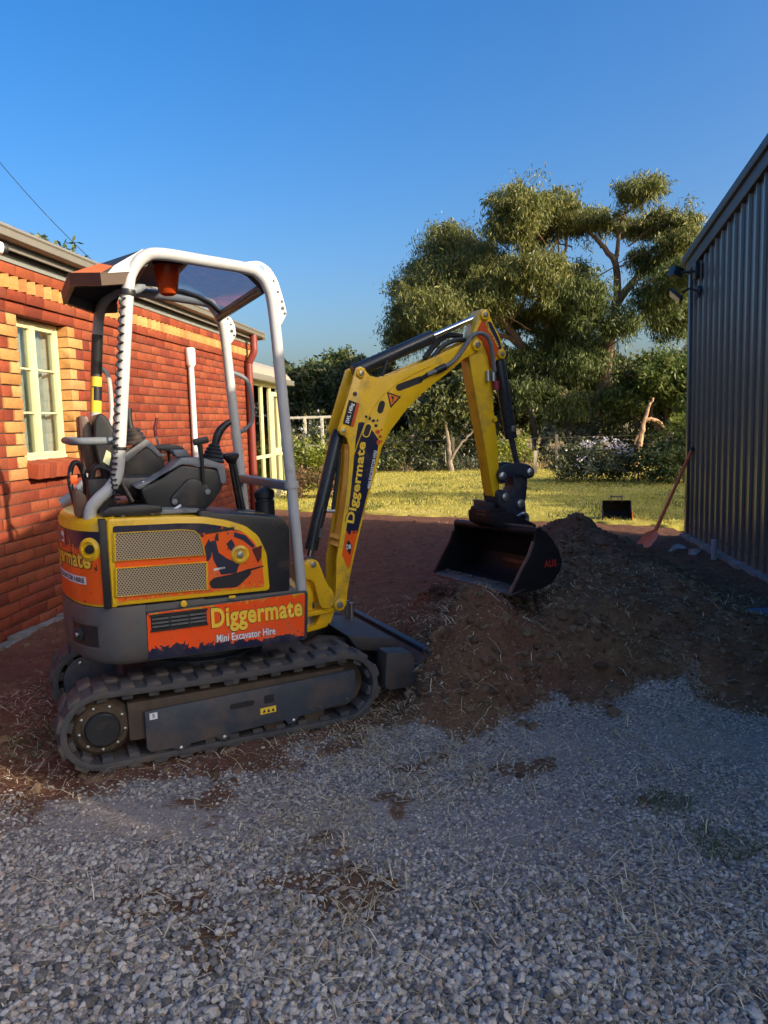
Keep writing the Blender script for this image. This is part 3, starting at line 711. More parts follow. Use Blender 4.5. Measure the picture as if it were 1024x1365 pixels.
SH(MB().box(SHX-.032, SHX+.06, EY1-.07, EY1+.006, .045, rake(EY1)-.165).build('corner_flashing', SHEDM, shed, .003))
SH(MB().box(SHX+.06, SHX+6, EY1-.06, EY1, -.05, 3.18).mapv(skew).build('end_wall', SHEDM, shed))
SH(MB().box(SHX+5.95, SHX+6, EY0, EY1, -.05, 3.2).mapv(skew).build('back_wall', SHEDM, shed))
SH(MB().box(SHX+.02, SHX+6, EY0, EY0+.05, -.05, 3.05).mapv(skew).build('near_wall', SHEDM, shed))
sc = MB()
for i in range(27): sc.lathe([(.0075, 0), (.0075, .005), (.004, .008)], (SHX-.027, EY1-.036-PITCH*i, .16), (-1, 0, 0), 8)
SH(sc.build('screws', DKG, shed))
ft = MB(); 
for i in range(22):
    y0 = 1.6+i*.36; ft.box(SHX-.085+random.uniform(-.012, .012), SHX+.05, y0, y0+.355, -.08, .046+random.uniform(-.006, .004))
SH(ft.build('concrete_footing', CONC, shed, .01))
# floodlights
fl = thing('floodlight', 'upper black twin floodlight on shed wall below the roof', 'floodlight', (SHX-.03, 9.12, 3.0))
MB().box(-.05, .0, -.06, .06, -.09, .09).build('wall_plate', BLACKP, fl, .006)
MB().tube([(-.05, 0, .0), (-.14, .03, .0), (-.2, .05, 0)], .014).build('arm', BLACKP, fl)
MB().obox((-.22, .08, .01), (.05, .02, -.02), (-.02, .06, 0), (.015, .01, .05)).build('lamp_head', BLACKP, fl, .006)
fl2 = thing('floodlight', 'lower black floodlight with pale square lens on shed wall', 'floodlight', (SHX-.03, 9.05, 2.78))
MB().lathe([(.055, 0), (.055, .03), (.03, .045)], (0.005, 0, -.0), (-1, 0, 0)).build('wall_plate', BLACKP, fl2, .003)
MB().tube(spline([(-.04, 0, 0), (-.1, .03, .03), (-.17, .07, -.0)], 4), .012).build('arm', BLACKP, fl2)
hd = MB().obox((-.23, .10, -.03), (.014, -.0, .014), (.02, .085, -.02), (-.055, .02, .055)).build('lamp_head', BLACKP, fl2, .004)
MB().obox((-.2445, .10, -.0445), (.002, 0, .002), (.018, .072, -.018), (-.046, .017, .046)).build('lens', mat('lamp_lens', (.62, .60, .52), .3), hd)
MB().tube(spline([(-.02, -.02, -.03), (-.06, -.06, -.10), (-.03, -.1, -.05), (-.01, -.05, .05)], 6), .006, 8).build('cable', BLACKP, fl2)

# things along the shed
pv = tag(MB().cyl((0, 0, -.05), (0, 0, .2), .029).build('pipe_stub', mat('grey_pvc', (.27, .30, .33), .5, var=.1), None, .002), 'short grey plastic pipe standing at the shed footing', 'pipe')
pv.location = (2.40, 8.0, 0)
def chunk(loc, r, seed, lb, mm, nm='concrete_rubble', sc=(1, .8, .5)):
    g = np.random.default_rng(seed); V = IV*(1+g.uniform(-.3, .3, (12, 1)))*np.array(sc)*r
    o = raw(nm, V, IF, mm); o.location = loc; tag(o, lb, 'rubble', 'broken concrete at the shed corner'); return o
RUB = mat('pale_rubble', (.30, .29, .27), .95, var=.3, bmp=.6)
for i, (x, y, r, lb) in enumerate([(2.20, 8.55, .085, 'largest pale concrete chunk at the shed corner beside shovel'), (2.32, 8.35, .07, 'flat concrete chunk against the shed footing'), (2.10, 8.42, .045, 'small concrete chunk nearest the shovel blade'), (2.25, 8.22, .05, 'small concrete chunk in front of the rubble at shed corner')]):
    chunk((x, y, r*.35), r, 50+i, lb, RUB)
bp = MB().tube(spline([(1.78, 5.62, .03), (1.95, 5.60, .05), (2.15, 5.55, .07), (2.35, 5.5, .06), (2.5, 5.45, .04)], 4), .035, 10).build('blue_pipe', mat('blue_plastic', (.035, .085, .15), .5, var=.15, dust=.3), None)
tag(bp, 'dull blue plastic pipe lying half buried near right edge', 'pipe')

# shovel leaning on the shed corner
shv = thing('shovel', 'orange long handled shovel leaning against the shed corner', 'shovel', (1.95, 8.62, 0))
SHO = mat('orange_paint', (.86, .15, .03), .45, var=.1, dust=.12)
A = Vector((1.98, 8.66, .20)); Bt = Vector((2.52, 9.30, 1.04)); base_ = Vector((1.95, 8.62, 0))
MB().tube([A-base_, A.lerp(Bt, .5)-base_, Bt-base_], [.020, .018, .017], 12).build('handle', SHO, shv)
dirn = (Bt-A).normalized(); hg = Bt-base_+dirn*.02
MB().tube([hg-dirn*.04, hg+dirn*.08], .021, 12).build('grip', BLACKP, shv, .004)
sdw = Vector((dirn.y, -dirn.x, 0)).normalized()
MB().cyl(hg+dirn*.09-sdw*.055, hg+dirn*.09+sdw*.055, .016).build('grip_bar', BLACKP, shv)
bl = MB(); rows = []
dd = (Vector((1.74, 8.36, .015))-A); dl = dd.length; dd.normalize(); nrm = dd.cross(sdw).normalized()
if nrm.z < 0: nrm = -nrm
for t, w, lift in ((0, .022, .0), (.08, .075, -.008), (.16, .088, -.016), (.3, .085, -.016), (.36, .07, -.008), (dl, .02, .0)):
    r = []
    for s in (-1, -.5, 0, .5, 1): r.append(A-base_+dd*t+sdw*(s*w)+nrm*(lift+.022*abs(s)**2*(1 if 0 < t < dl else .3)))
    rows.append(r)
V = [p for r in rows for p in r]+[p+nrm*.004 for r in rows for p in r]; nn = len(rows)*5; F = []
for k in (0, nn):
    for i in range(len(rows)-1):
        for j in range(4): F.append((k+i*5+j, k+i*5+j+1, k+(i+1)*5+j+1, k+(i+1)*5+j))
for i in range(len(rows)-1):
    for j in (0, 4): F.append((i*5+j, (i+1)*5+j, nn+(i+1)*5+j, nn+i*5+j))
bl.add(V, F); bl.build('blade', SHO, shv, ang=50)

# spare bucket on the lawn edge
sp = thing('spare_bucket', 'small black digging bucket lying on the lawn beyond the dirt mound', 'bucket', (1.97, 10.84, 0), R_(-8))
path = [(.0, .02), (-.02, .10), (-.0, .2), (.05, .27), (.13, .30)]
fl3 = lambda p: Vector((p.y, .30-p.x, p.z))
SBP = [(.30, .02), (.14, .01), (.03, .05), (-.02, .13), (.0, .22), (.05, .27), (.10, .28)]
MB().sheet(SBP, -.19, .19, .010).mapv(fl3).build('shell', BKBLACK, sp)
for s_ in (-.195, .183):
    MB().prism(SBP+[(.19, .16)], s_, s_+.012).mapv(fl3).build('side_plate', BKBLACK, sp, .002)
MB().box(-.2, .2, -.02, .05, .012, .03).build('cutting_edge', LIP, sp, .003)
for s_ in (-.07, .07): MB().prism(rnd([(-.02, .22), (.11, .275), (.09, .36), (.03, .36)], .015), s_-.008, s_+.008).mapv(fl3).build('ear', DKG, sp, .003)
MB().cyl((-.10, .24, .335), (.10, .24, .335), .012).build('pin', STEEL, sp); MB().box(-.085, .085, .20, .215, .33, .35).build('bracket', DKG, sp, .003)
MB().obox((.20, .06, .10), (.004, 0, 0), (0, .05, 0), (0, 0, .05)).build('orange_side_plate', ORG2, sp, .002)  # small orange plate on the right side

# ================================================================ mini excavator  (local axes: a forward, b to its left, c up)
EX = thing('mini_excavator', 'yellow and orange mini excavator with white canopy frame standing on rubber tracks', 'excavator', (-1.6323, 2.9495, 0), R_(31.2))
def E_(mb, name, m, parent=EX, bevel=0, **k): return mb.build(name, m, parent, bevel, **k)
# ---- tracks
RC, FC, WZ, TR = (.095, .190), (1.195, .190), .190, .170
def track_path(r, n=14):
    p = []
    for i in range(n+1):
        t = math.pi/2+math.pi*i/n; p.append((RC[0]+r*math.cos(t), WZ+r*math.sin(t)))
    for x in np.linspace(RC[0], FC[0], 12)[1:-1]: p.append((x, WZ-r))
    for i in range(n+1):
        t = -math.pi/2+math.pi*i/n; p.append((FC[0]+r*math.cos(t), WZ+r*math.sin(t)))
    for x in np.linspace(FC[0], RC[0], 12)[1:-1]: p.append((x, WZ+r-.012*math.sin(math.pi*(x-RC[0])/(FC[0]-RC[0]))))
    return p
LUG = MB().prism([(-.034, -.004), (-.026, .0155), (.026, .0155), (.034, -.004)], -.054, .054).mesh('tread_lug', RUBBER, .005)
def make_track(b0):
    po, pi = track_path(TR), track_path(TR-.028); n = len(po); mbt = MB()
    V = [(p[0], b, p[1]) for b in (b0, b0+.23) for p in po]+[(p[0], b, p[1]) for b in (b0, b0+.23) for p in pi]; F = []
    for i in range(n):
        j = (i+1) % n
        F += [(i, j, n+j, n+i), (2*n+i, 2*n+j, 3*n+j, 3*n+i), (i, j, 2*n+j, 2*n+i), (n+i, n+j, 3*n+j, 3*n+i)]
    mbt.add(V, F); tk = mbt.build('track', RUBBER, EX, .006)
    # lug positions by arc length
    P = [Vector(p) for p in po]; L = [0]
    for i in range(n): L.append(L[-1]+(P[(i+1) % n]-P[i]).length)
    N = 30
    for k in range(N):
        for row in (0, 1):
            s = (k+.5*row)*L[-1]/N; i = max(j for j in range(n) if L[j] <= s); t = (s-L[i])/(L[i+1]-L[i])
            q = P[i].lerp(P[(i+1) % n], t); d = (P[(i+1) % n]-P[i]).normalized()
            link('tread_lug', LUG, tk, (q.x, b0+.058+.114*row, q.y), (0, math.pi-math.atan2(d.y, d.x), 0))
    dl_ = MB()
    for k in range(N):
        s = k*L[-1]/N; i = max(j for j in range(n) if L[j] <= s); t = (s-L[i])/(L[i+1]-L[i]); q = P[i].lerp(P[(i+1) % n], t); d = (P[(i+1) % n]-P[i]).normalized(); nn_ = Vector((d.y, -d.x))
        if nn_.dot(Vector((.645, .19))-q) < 0: nn_ = -nn_
        c = q+nn_*.036; dl_.obox((c.x, b0+.115, c.y), (d.x*.022, 0, d.y*.022), (0, .10, 0), (nn_.x*.012, 0, nn_.y*.012))
    dl_.build('drive_lugs', RUBBER, tk, .003)
    return tk
for side, b0 in ((0, 0.0), (1, .76)):
    tk = make_track(b0); ob = b0 if side == 0 else b0+.23; sg = -1 if side == 0 else 1
    w = lambda d: ob-sg*d
    sp_ = MB().lathe([(.05, -.16), (.115, -.16), (.128, -.10), (.128, -.075), (.118, -.065), (.105, -.05), (.085, -.05), (.082, -.045)], (RC[0], ob, WZ), (0, sg, 0), 40)
    spk = E_(sp_, 'drive_sprocket', RUSTY, EX, .003)
    E_(MB().lathe([(.072, -.05), (.072, -.022), (.066, -.016), (.0, -.016)], (RC[0], ob, WZ), (0, sg, 0), 32), 'hub_cap', BLACKP, spk)
    for k in range(9):
        t = .5+2*math.pi*k/9; E_(MB().lathe([(.0075, -.055), (.0075, -.042), (.004, -.040)], (RC[0]+.094*math.cos(t), ob, WZ+.094*math.sin(t)), (0, sg, 0), 6), 'bolt', STEEL, spk)
    E_(MB().lathe([(.03, -.17), (.138, -.17), (.140, -.13), (.128, -.10), (.118, -.09), (.10, -.10), (.06, -.10), (.055, -.05), (.03, -.05)], (FC[0], ob, WZ), (0, sg, 0), 40), 'idler_wheel', RUSTY, EX, .003)
    for x in (.36, .60, .84, 1.04):
        E_(MB().lathe([(.03, -.19), (.052, -.18), (.055, -.12), (.04, -.11), (.04, -.07), (.055, -.06), (.05, -.03), (.02, -.025)], (x, ob, .083), (0, sg, 0), 20), 'track_roller', RUSTY)
    E_(MB().lathe([(.02, -.18), (.036, -.17), (.036, -.05), (.02, -.045)], (.66, ob, .305), (0, sg, 0), 16), 'carrier_roller', STEEL)
    E_(MB().box(.20, 1.20, min(w(.03), w(.20)), max(w(.03), w(.20)), .115, .285), 'track_frame', RUSTY, EX, .01)
    if side == 0:
        plate = [(.266, .245), (1.243, .275), (1.243, .20), (1.238, .15), (1.215, .12), (.98, .095), (.955, .095), (.935, .068), (.905, .066), (.885, .092), (.66, .078), (.635, .078), (.615, .052), (.588, .05), (.565, .074), (.445, .066), (.425, .044), (.395, .042), (.375, .06), (.283, .062), (.266, .082)]
        pt = E_(MB().prism(plate, .000, .014), 'side_plate', SLATE, EX, .003)
        for x, z in ((.928, .082), (.602, .066), (.41, .056)): E_(MB().lathe([(.011, 0), (.011, .006), (.006, .009)], (x, .0, z), (0, -1, 0), 6), 'bolt', STEEL, pt)
        E_(MB().prism(rnd([(.632, .186), (.746, .190), (.746, .216), (.632, .212)], .012), -.0015, .002), 'slot', BLACKP, pt)
        E_(MB().prism(rnd([(.792, .186), (.838, .188), (.838, .226), (.792, .224)], .006), -.0015, .002), 'slot', BLACKP, pt)
        E_(MB().prism([(.772, .138), (.846, .141), (.846, .170), (.772, .167)], -.001, .002), 'warning_label', YELTXT, pt)
        for q in range(3):
            x = .782+q*.021; E_(MB().prism([(x, .145), (x+.015, .146), (x+.0075, .162)], -.002, 0), 'warning_mark', BLKTXT, pt)
        E_(MB().prism([(.285, .206), (.318, .207), (.318, .236), (.285, .235)], -.001, .002), 'label', WHTTXT, pt)
        text('label_mark', '5', BLKTXT, pt, lambda u, v: Vector((.296+u, -.0016, .213+v)), .011, .017, .02)
        for x, z in ((1.20, .25), (1.06, .125), (1.20, .14)): E_(MB().lathe([(.005, 0), (.005, .003)], (x, 0, z), (0, -1, 0), 8), 'rivet', STEEL, pt)
    else:
        gc = E_(MB().prism([(.10+.125*math.cos(t), .20+.125*math.sin(t)) for t in np.linspace(math.pi/2, 3*math.pi/2, 16)]+[(.36, .085), (.36, .315)], .742, .758), 'motor_cover', SLATE, EX, .004)
        for x, z in ((.06, .29), (.06, .10), (.30, .27)): E_(MB().lathe([(.011, 0), (.011, .006), (.006, .008)], (x, .742, z), (0, -1, 0), 8), 'bolt', STEEL, gc)
E_(MB().box(.22, 1.12, .24, .75, .17, .33), 'undercarriage', SLATE, EX, .02)
E_(MB().lathe([(.30, .33), (.30, .37), (.27, .38), (.27, .45)], (.62, .495, 0), (0, 0, 1), 40), 'slew_ring', DARKM)
# ---- dozer blade
BLDM = mat('blade_paint', (.022, .028, .038), .5, var=.3, dust=.7, dustcol=(.10, .065, .04))
bld = E_(MB().sheet([(1.66, .30), (1.60, .26), (1.555, .18), (1.56, .09), (1.60, .02)], 0.0, .99, .016), 'dozer_blade', BLDM, EX, .002)
E_(MB().prism([(1.41, .335), (1.54, .318), (1.56, .29), (1.565, .17), (1.545, .14), (1.42, .145), (1.395, .165)], -.012, .10), 'blade_end', BLDM, bld, .008)
E_(MB().prism([(1.41, .335), (1.54, .318), (1.56, .29), (1.565, .17), (1.545, .14), (1.42, .145)], .90, 1.0), 'blade_end', BLDM, bld, .008)
E_(MB().box(1.635, 1.675, -.01, .995, .285, .312), 'top_edge', DARKM, bld, .006)
for b in (.33, .62):
    E_(MB().prism([(1.08, .32), (1.2, .36), (1.58, .30), (1.60, .16), (1.2, .24), (1.08, .24)], b, b+.05), 'blade_arm', BLDM, EX, .006)
E_(MB().prism([(1.30, .38), (1.56, .33), (1.60, .27), (1.56, .25), (1.35, .30)], .22, .77), 'blade_cover', BLDM, EX, .008)
for b in (.55, .62): E_(MB().cyl((1.50, b+.1, .33), (1.50, b+.1, .44), .012), 'grease_pin', STEEL, bld)
# ---- body
tailp = [(v.x, v.y) for v in spline([(.30, .022), (.20, .025), (.13, .062), (.07, .14), (.03, .25), (.004, .40), (.0, .495), (.004, .59), (.03, .74), (.07, .85), (.13, .93), (.20, .965), (.30, .968)], 5)]
def inset(poly, d):
    c = Vector((.45, .495)); return [tuple(Vector(p)+(c-Vector(p)).normalized()*d) for p in poly]
cw = MB(); rings = [(.705, 0.0), (.69, -.004), (.60, -.008), (.52, -.006), (.475, .004), (.455, .02), (.445, .05)]; V = []; n = len(tailp)
for z, d in rings:
    for p in inset(tailp, d): V.append((p[0], p[1], z-max(0, .06-p[0])*.0))
F = [(r*n+i, r*n+i+1, (r+1)*n+i+1, (r+1)*n+i) for r in range(len(rings)-1) for i in range(n-1)]
F += [tuple(range(n)), tuple(range((len(rings)-1)*n, len(rings)*n))]+[tuple(r*n for r in range(len(rings)))]+[tuple(r*n+n-1 for r in range(len(rings)))]
cw.add(V, F); cwo = E_(cw, 'counterweight', CWT, EX, ang=50)
def tail_at(u, z, d=0):           # u 0..1 along the tail curve
    P = inset(tailp, -d); x = u*(len(P)-1); i = min(int(x), len(P)-2); q = Vector(P[i]).lerp(Vector(P[i+1]), x-i); return Vector((q.x, q.y, z))
def tail_patch(us, zs, d, nu=14):
    mbp = MB(); k = len(zs); V = []
    for u in np.linspace(us[0], us[1], nu):
        for z in zs: V.append(tail_at(u, z, d))
    return mbp.add(V, [(i*k+j, i*k+j+1, (i+1)*k+j+1, (i+1)*k+j) for i in range(nu-1) for j in range(k-1)])
E_(tail_patch((.19, .34), (.535, .625), .0095), 'lamp_recess', BLACKP, cwo)
E_(tail_patch((.175, .36), (.628, .636), .012), 'recess_lip', CWT, cwo); E_(tail_patch((.175, .36), (.523, .533), .012), 'recess_lip', CWT, cwo)
lp = tail_at(.285, .58, .012); ln = (tail_at(.285, .58, .1)-tail_at(.285, .58, 0)).normalized()
E_(MB().lathe([(.030, 0), (.030, .01), (.022, .014)], lp, ln), 'work_lamp', BLACKP, cwo); E_(MB().lathe([(.010, .012), (.010, .02), (.004, .024)], lp, ln), 'lamp_lens', CHROME, cwo)
E_(MB().prism([(.30, .45), (.98, .44), (1.0, .68), (.96, .70), (.30, .70)], .045, .945), 'chassis', CWT, EX, .01)
# rear engine shroud (curved) and its printed panel
sh = MB(); V = []; rings = [(.708, .004), (1.055, .0), (1.078, .012), (1.088, .035)]
tp2 = tailp[6:-6]; n = len(tp2)
for z, d in rings:
    for p in inset(tp2, d): V.append((p[0], p[1], z))
F = [(r*n+i, r*n+i+1, (r+1)*n+i+1, (r+1)*n+i) for r in range(3) for i in range(n-1)]+[tuple(range(n)), tuple(range(3*n, 4*n)), tuple(r*n for r in range(4)), tuple(r*n+n-1 for r in range(4))]
sh.add(V, F); shr = E_(sh, 'rear_shroud', YEL, EX, ang=50)
SPR = splat('rear_livery', navy_z=(-2.95, 3.6, 0), scale=14)
E_(tail_patch((.135, .62), tuple(np.linspace(.72, 1.03, 8)), .004, 22), 'livery_panel', SPR, shr)
def on_tail(u0, z0, d, flip=True):
    # printed along the tail; text runs towards the near side
    P = inset(tailp, -d); L = [0]
    for i in range(len(P)-1): L.append(L[-1]+(Vector(P[i+1])-Vector(P[i])).length)
    s0 = L[-1]*u0
    def fn(u, w):
        s = s0-u; s = max(0, min(L[-1]-1e-6, s)); i = max(j for j in range(len(L)-1) if L[j] <= s); q = Vector(P[i]).lerp(Vector(P[i+1]), (s-L[i])/(L[i+1]-L[i])); return Vector((q.x, q.y, z0+w))
    return fn
text('name_print_outline', 'Diggermate', BLKTXT, shr, on_tail(.575, .845, .0055), .53, .105, .06)
text('name_print', 'Diggermate', YELTXT, shr, on_tail(.573, .849, .0068), .525, .098, .03)
f1 = on_tail(.56, .80, .0055)
E_(MB().add([f1(u, w) for u in np.linspace(0, .47, 12) for w in (0, .034)], [(2*i, 2*i+1, 2*i+3, 2*i+2) for i in range(11)]), 'strap_print', WHTTXT, shr)
text('strap_text', 'MINI EXCAVATOR HIRE', BLKTXT, shr, on_tail(.553, .806, .007), .45, .022, .02)
fb = on_tail(.40, .94, .0055)
E_(MB().add([fb(u, w) for u, w in ((0, .02), (.035, 0), (.07, .02), (.07, .085), (0, .085))], [(0, 1, 2, 3, 4)]), 'badge_print', ORG, shr)
fb2 = on_tail(.396, .955, .0068); E_(MB().add([fb2(u, w) for u, w in ((0, .012), (.055, .012), (.055, .058), (0, .058))], [(0, 1, 2, 3)]), 'badge_mark', WHTTXT, shr)
text('badge_text', 'DM', BLKTXT, shr, on_tail(.392, .975, .0082), .036, .018, .03)
hp = tail_at(.20, .955, .004); hn = (tail_at(.20, .95, .1)-tail_at(.20, .95, 0)).normalized()
lk = E_(MB().lathe([(.050, 0), (.050, .006), (.034, .016), (.030, .004)], hp, hn, 28), 'latch_ring', YEL, shr); E_(MB().lathe([(.020, .004), (.016, .018), (.008, .02)], hp, hn), 'lock', BLACKP, lk)
# seam
E_(MB().box(.136, .1665, .030, .2, .705, 1.082), 'seam', BLKTXT, EX, .004)
# side engine cover
cov = rnd([(.168, .712), (.853, .702), (.846, .873), (.812, .955), (.754, 1.008), (.666, 1.041), (.569, 1.063), (.468, 1.073), (.168, 1.085)], .02, 3)
sc_ = E_(MB().prism(cov, .030, .30), 'engine_cover', YEL, EX, .010)
E_(MB().box(.20, .60, .30, .945, .70, 1.07), 'engine_bay', BLACKP, EX, .02)
dec = rnd([(.190, .730), (.826, .722), (.818, .868), (.785, .938), (.735, .985), (.655, 1.014), (.56, 1.035), (.46, 1.043), (.190, 1.052)], .012, 3)
SPS = splat('side_livery', navy_z=(-3.42, 4.3, -.55), yelz=(3.9, -4.7), scale=18)
E_(MB().prism(dec, .0275, .0301), 'livery_panel', SPS, sc_)
# grilles
m, n, l, b = nt('perforated_grille'); co = objco(n); mp = n.new('ShaderNodeMapping'); l.new(co, mp.inputs[0])
sp1 = n.new('ShaderNodeSeparateXYZ'); l.new(co, sp1.inputs[0])
def tri(s, k, ph=0.): return math_(n, l, 'SUBTRACT', math_(n, l, 'FRACT', math_(n, l, 'MULTIPLY_ADD', s, k, ph)), .5)
def dots(ph):
    gx = tri(sp1.outputs[0], 1/.0125, ph); gz = tri(sp1.outputs[2], 1/.0165, ph)
    return math_(n, l, 'LESS_THAN', math_(n, l, 'ADD', math_(n, l, 'POWER', math_(n, l, 'MULTIPLY', gx, .0125), 2), math_(n, l, 'POWER', math_(n, l, 'MULTIPLY', gz, .0165), 2)), .0037**2)
hole = math_(n, l, 'MAXIMUM', dots(0.), dots(.5))
l.new(mix(n, l, hole, (.43, .33, .20), (.035, .03, .025)), b.inputs['Base Color']); b.inputs['Roughness'].default_value = .55; bump(n, l, b, math_(n, l, 'SUBTRACT', 1., hole), .5, .002); GRL = m
g1 = [(.198, 1.022), (.47, 1.014)]+[(.52, 1.005), (.542, .985), (.553, .95), (.560, .897), (.193, .907)]
g2 = [(.194, .873), (.566, .862), (.561, .744), (.188, .755)]
for gp_ in (g1, g2):
    c = Vector((sum(p[0] for p in gp_)/len(gp_), sum(p[1] for p in gp_)/len(gp_)))
    out = [tuple(c+(Vector(p)-c)*1.055) for p in gp_]; N_ = len(gp_)
    V = [(p[0], .026, p[1]) for p in out]+[(p[0], .016, p[1]) for p in [tuple(c+(Vector(q)-c)*1.02) for q in gp_]]+[(p[0], .016, p[1]) for p in gp_]+[(p[0], .022, p[1]) for p in gp_]
    F = [(r*N_+i, r*N_+(i+1) % N_, (r+1)*N_+(i+1) % N_, (r+1)*N_+i) for r in range(3) for i in range(N_)]
    gf = E_(MB().add(V, F), 'grille_frame', YEL, sc_, .0015); E_(MB().prism(gp_, .0215, .026), 'grille_mesh', GRL, gf)
# printed dark silhouettes on the orange field
def prt(poly, m=BLKTXT, b=.0262, name='livery_print'): return E_(MB().prism(poly, b, .0268), name, m, sc_)
prt(rnd([(.585, .742), (.70, .735), (.768, .79), (.765, .815), (.70, .80), (.66, .795), (.60, .79), (.575, .772)], .015))
prt([(.63, .80), (.70, .80), (.715, .84), (.66, .87), (.625, .90), (.615, .955), (.59, .95), (.60, .87)], NAVY)
prt([(.57, 1.0), (.70, 1.008), (.70, .995), (.57, .985)], BLACKP); prt([(.61, .955), (.618, .985), (.628, .985), (.628, .95)], BLACKP)
prt([(.775, .90), (.822, .915), (.818, .86), (.80, .835)], mat('maroon_print', (.10, .012, .01), .4)); prt([(.70, .985), (.75, .965), (.79, .915), (.78, .905), (.735, .945), (.695, .965)], NAVY)
prt([(.745, .81), (.825, .822), (.825, .816), (.75, .80)], BLKTXT); prt([(.60, .83), (.65, .835), (.65, .826), (.60, .82)], WHTTXT)
prt([(.565, .93), (.585, .965), (.60, .93), (.59, .88), (.572, .86)], NAVY); prt([(.66, .935), (.685, .955), (.70, .925), (.68, .90)], NAVY)
lk = E_(MB().lathe([(.042, 0), (.040, .006), (.030, .010), (.022, .004)], (.720, .0265, .882), (0, -1, 0), 28), 'latch_ring', YEL, sc_); E_(MB().lathe([(.016, .002), (.014, .012), (.008, .013)], (.720, .0265, .882), (0, -1, 0)), 'lock', STEEL, lk)
E_(MB().lathe([(.014, 0), (.014, .012), (.008, .014)], (.46, .024, .692), (0, -1, 0), 14), 'latch', YEL, EX); E_(MB().box(.66, .69, .022, .03, .688, .70), 'latch', YEL, EX, .003)
# front tank cover, black
E_(MB().prism(rnd([(.55, .69), (.952, .685), (.962, .985), (.925, 1.032), (.70, 1.066), (.612, 1.076), (.595, 1.088), (.55, 1.088)], .015, 3), .042, .40), 'tank_cover', BLACKP, EX, .016)
E_(MB().add([(.74, .075, 1.0625), (.86, .075, 1.045), (.86, .11, 1.045), (.74, .11, 1.0625)], [(0, 1, 2, 3)]).mapv(lambda p: p+Vector((0, 0, .004))), 'fuel_label', YELTXT, EX)
text('fuel_text', 'DIESEL ONLY', BLKTXT, EX, lambda u, v: Vector((.745+u, .082+v, 1.0675-(u+.005)*.146)), .105, .02, .02)
E_(MB().lathe([(.048, 1.0), (.048, 1.08), (.044, 1.084), (.044, 1.095), (.050, 1.10), (.050, 1.125), (.042, 1.135), (.03, 1.14), (.012, 1.15)], (.94, .36, 0), (0, 0, 1), 28), 'filler_cap', BLACKP, EX)
# lower red side panel
pan = rnd([(.302, .666), (1.026, .674), (1.028, .66), (1.016, .462), (1.0, .454), (.300, .466)], .012, 3)
po_ = E_(MB().prism([(p[0]*1.006-.003, p[1]+(.004 if p[1] > .56 else -.004)) for p in pan], .022, .06), 'side_panel', DKG, EX, .006)
SPP = splat('panel_livery', base=(.90, .085, .008), navy_z=(4.30, -7.2, -.35), yelz=(-5.75, 9.3), scale=15)
E_(MB().prism([(.31+.98*(p[0]-.31), p[1]) for p in pan], .0195, .023), 'livery_panel', SPP, po_)
vt = E_(MB().prism([(.318, .655), (.556, .655), (.556, .592), (.318, .590)], .0175, .024), 'vent', BLKTXT, po_)
for z in (.604, .620, .637):
    for x0, x1 in ((.322, .392), (.400, .474), (.482, .552)): E_(MB().obox(((x0+x1)/2, .015, z), ((x1-x0)/2, 0, 0), (0, .005, -.003), (0, .002, .004)), 'louvre', BLACKP, vt)
for x in (.396, .478): E_(MB().box(x-.005, x+.005, .0115, .02, .59, .655), 'divider', BLACKP, vt)
E_(MB().box(.314, .560, .0125, .019, .650, .660), 'vent_frame', BLACKP, vt); E_(MB().box(.314, .560, .0125, .019, .585, .593), 'vent_frame', BLACKP, vt)
outlined('name_print', 'Diggermate', YELTXT, BLKTXT, po_, lambda u, v: Vector((.572+u, .0188, .535+v)), .43, .125, .030, .010)
outlined('strap_print', 'Mini Excavator Hire', WHTTXT, BLKTXT, po_, lambda u, v: Vector((.592+u, .0188, .497+v)), .275, .038, .026, .02)
# ---- operator station
E_(MB().box(.58, 1.0, .40, .945, .70, .735), 'floor_plate', BLACKP, EX, .004)
E_(MB().prism([(.15, 1.085), (.58, 1.075), (.60, 1.085), (.45, 1.10), (.17, 1.105)], .09, .92), 'deck', GREYP, EX, .006)
E_(MB().prism([(.155, 1.09), (.40, 1.09), (.40, 1.118), (.33, 1.13), (.19, 1.13), (.16, 1.115)], .06, .12), 'deck_trim', BLACKP, EX, .008)
for x in (.24, .36, .50): E_(MB().lathe([(.01, 0), (.01, .006), (.005, .009)], (x, .075, 1.084), (0, 0, 1), 8), 'bolt', STEEL, EX)
# right console
con = E_(MB().prism(rnd([(.331, 1.188), (.428, 1.231), (.518, 1.285), (.675, 1.258), (.706, 1.215), (.701, 1.175), (.655, 1.11), (.614, 1.072), (.50, 1.066), (.400, 1.080), (.355, 1.118)], .02, 3), .20, .36), 'right_console', BLACKP, EX, .014)
E_(MB().prism(rnd([(.300, 1.200), (.428, 1.238), (.519, 1.318), (.618, 1.312), (.710, 1.276), (.716, 1.195), (.692, 1.186), (.676, 1.262), (.518, 1.289), (.331, 1.184)], .012, 2), .192, .37), 'console_top', GREYP, con, .008)
E_(MB().prism(rnd([(.448, 1.133), (.54, 1.222), (.575, 1.222), (.645, 1.180), (.640, 1.13), (.612, 1.080), (.498, 1.078)], .03, 4), .186, .215), 'console_cover', BLACKP, con, .014)
for x, z in ((.475, 1.122), (.625, 1.158)): E_(MB().lathe([(.014, 0), (.012, .006), (.005, .007)], (x, .187, z), (0, -1, 0)), 'cover_knob', GREYP, con)
E_(MB().box(.505, .57, .25, .34, 1.318, 1.352).mapv(lambda p: Vector((p.x-(p.z-1.318)*.5, p.y, p.z))), 'console_hump', GREYP, con, .012)
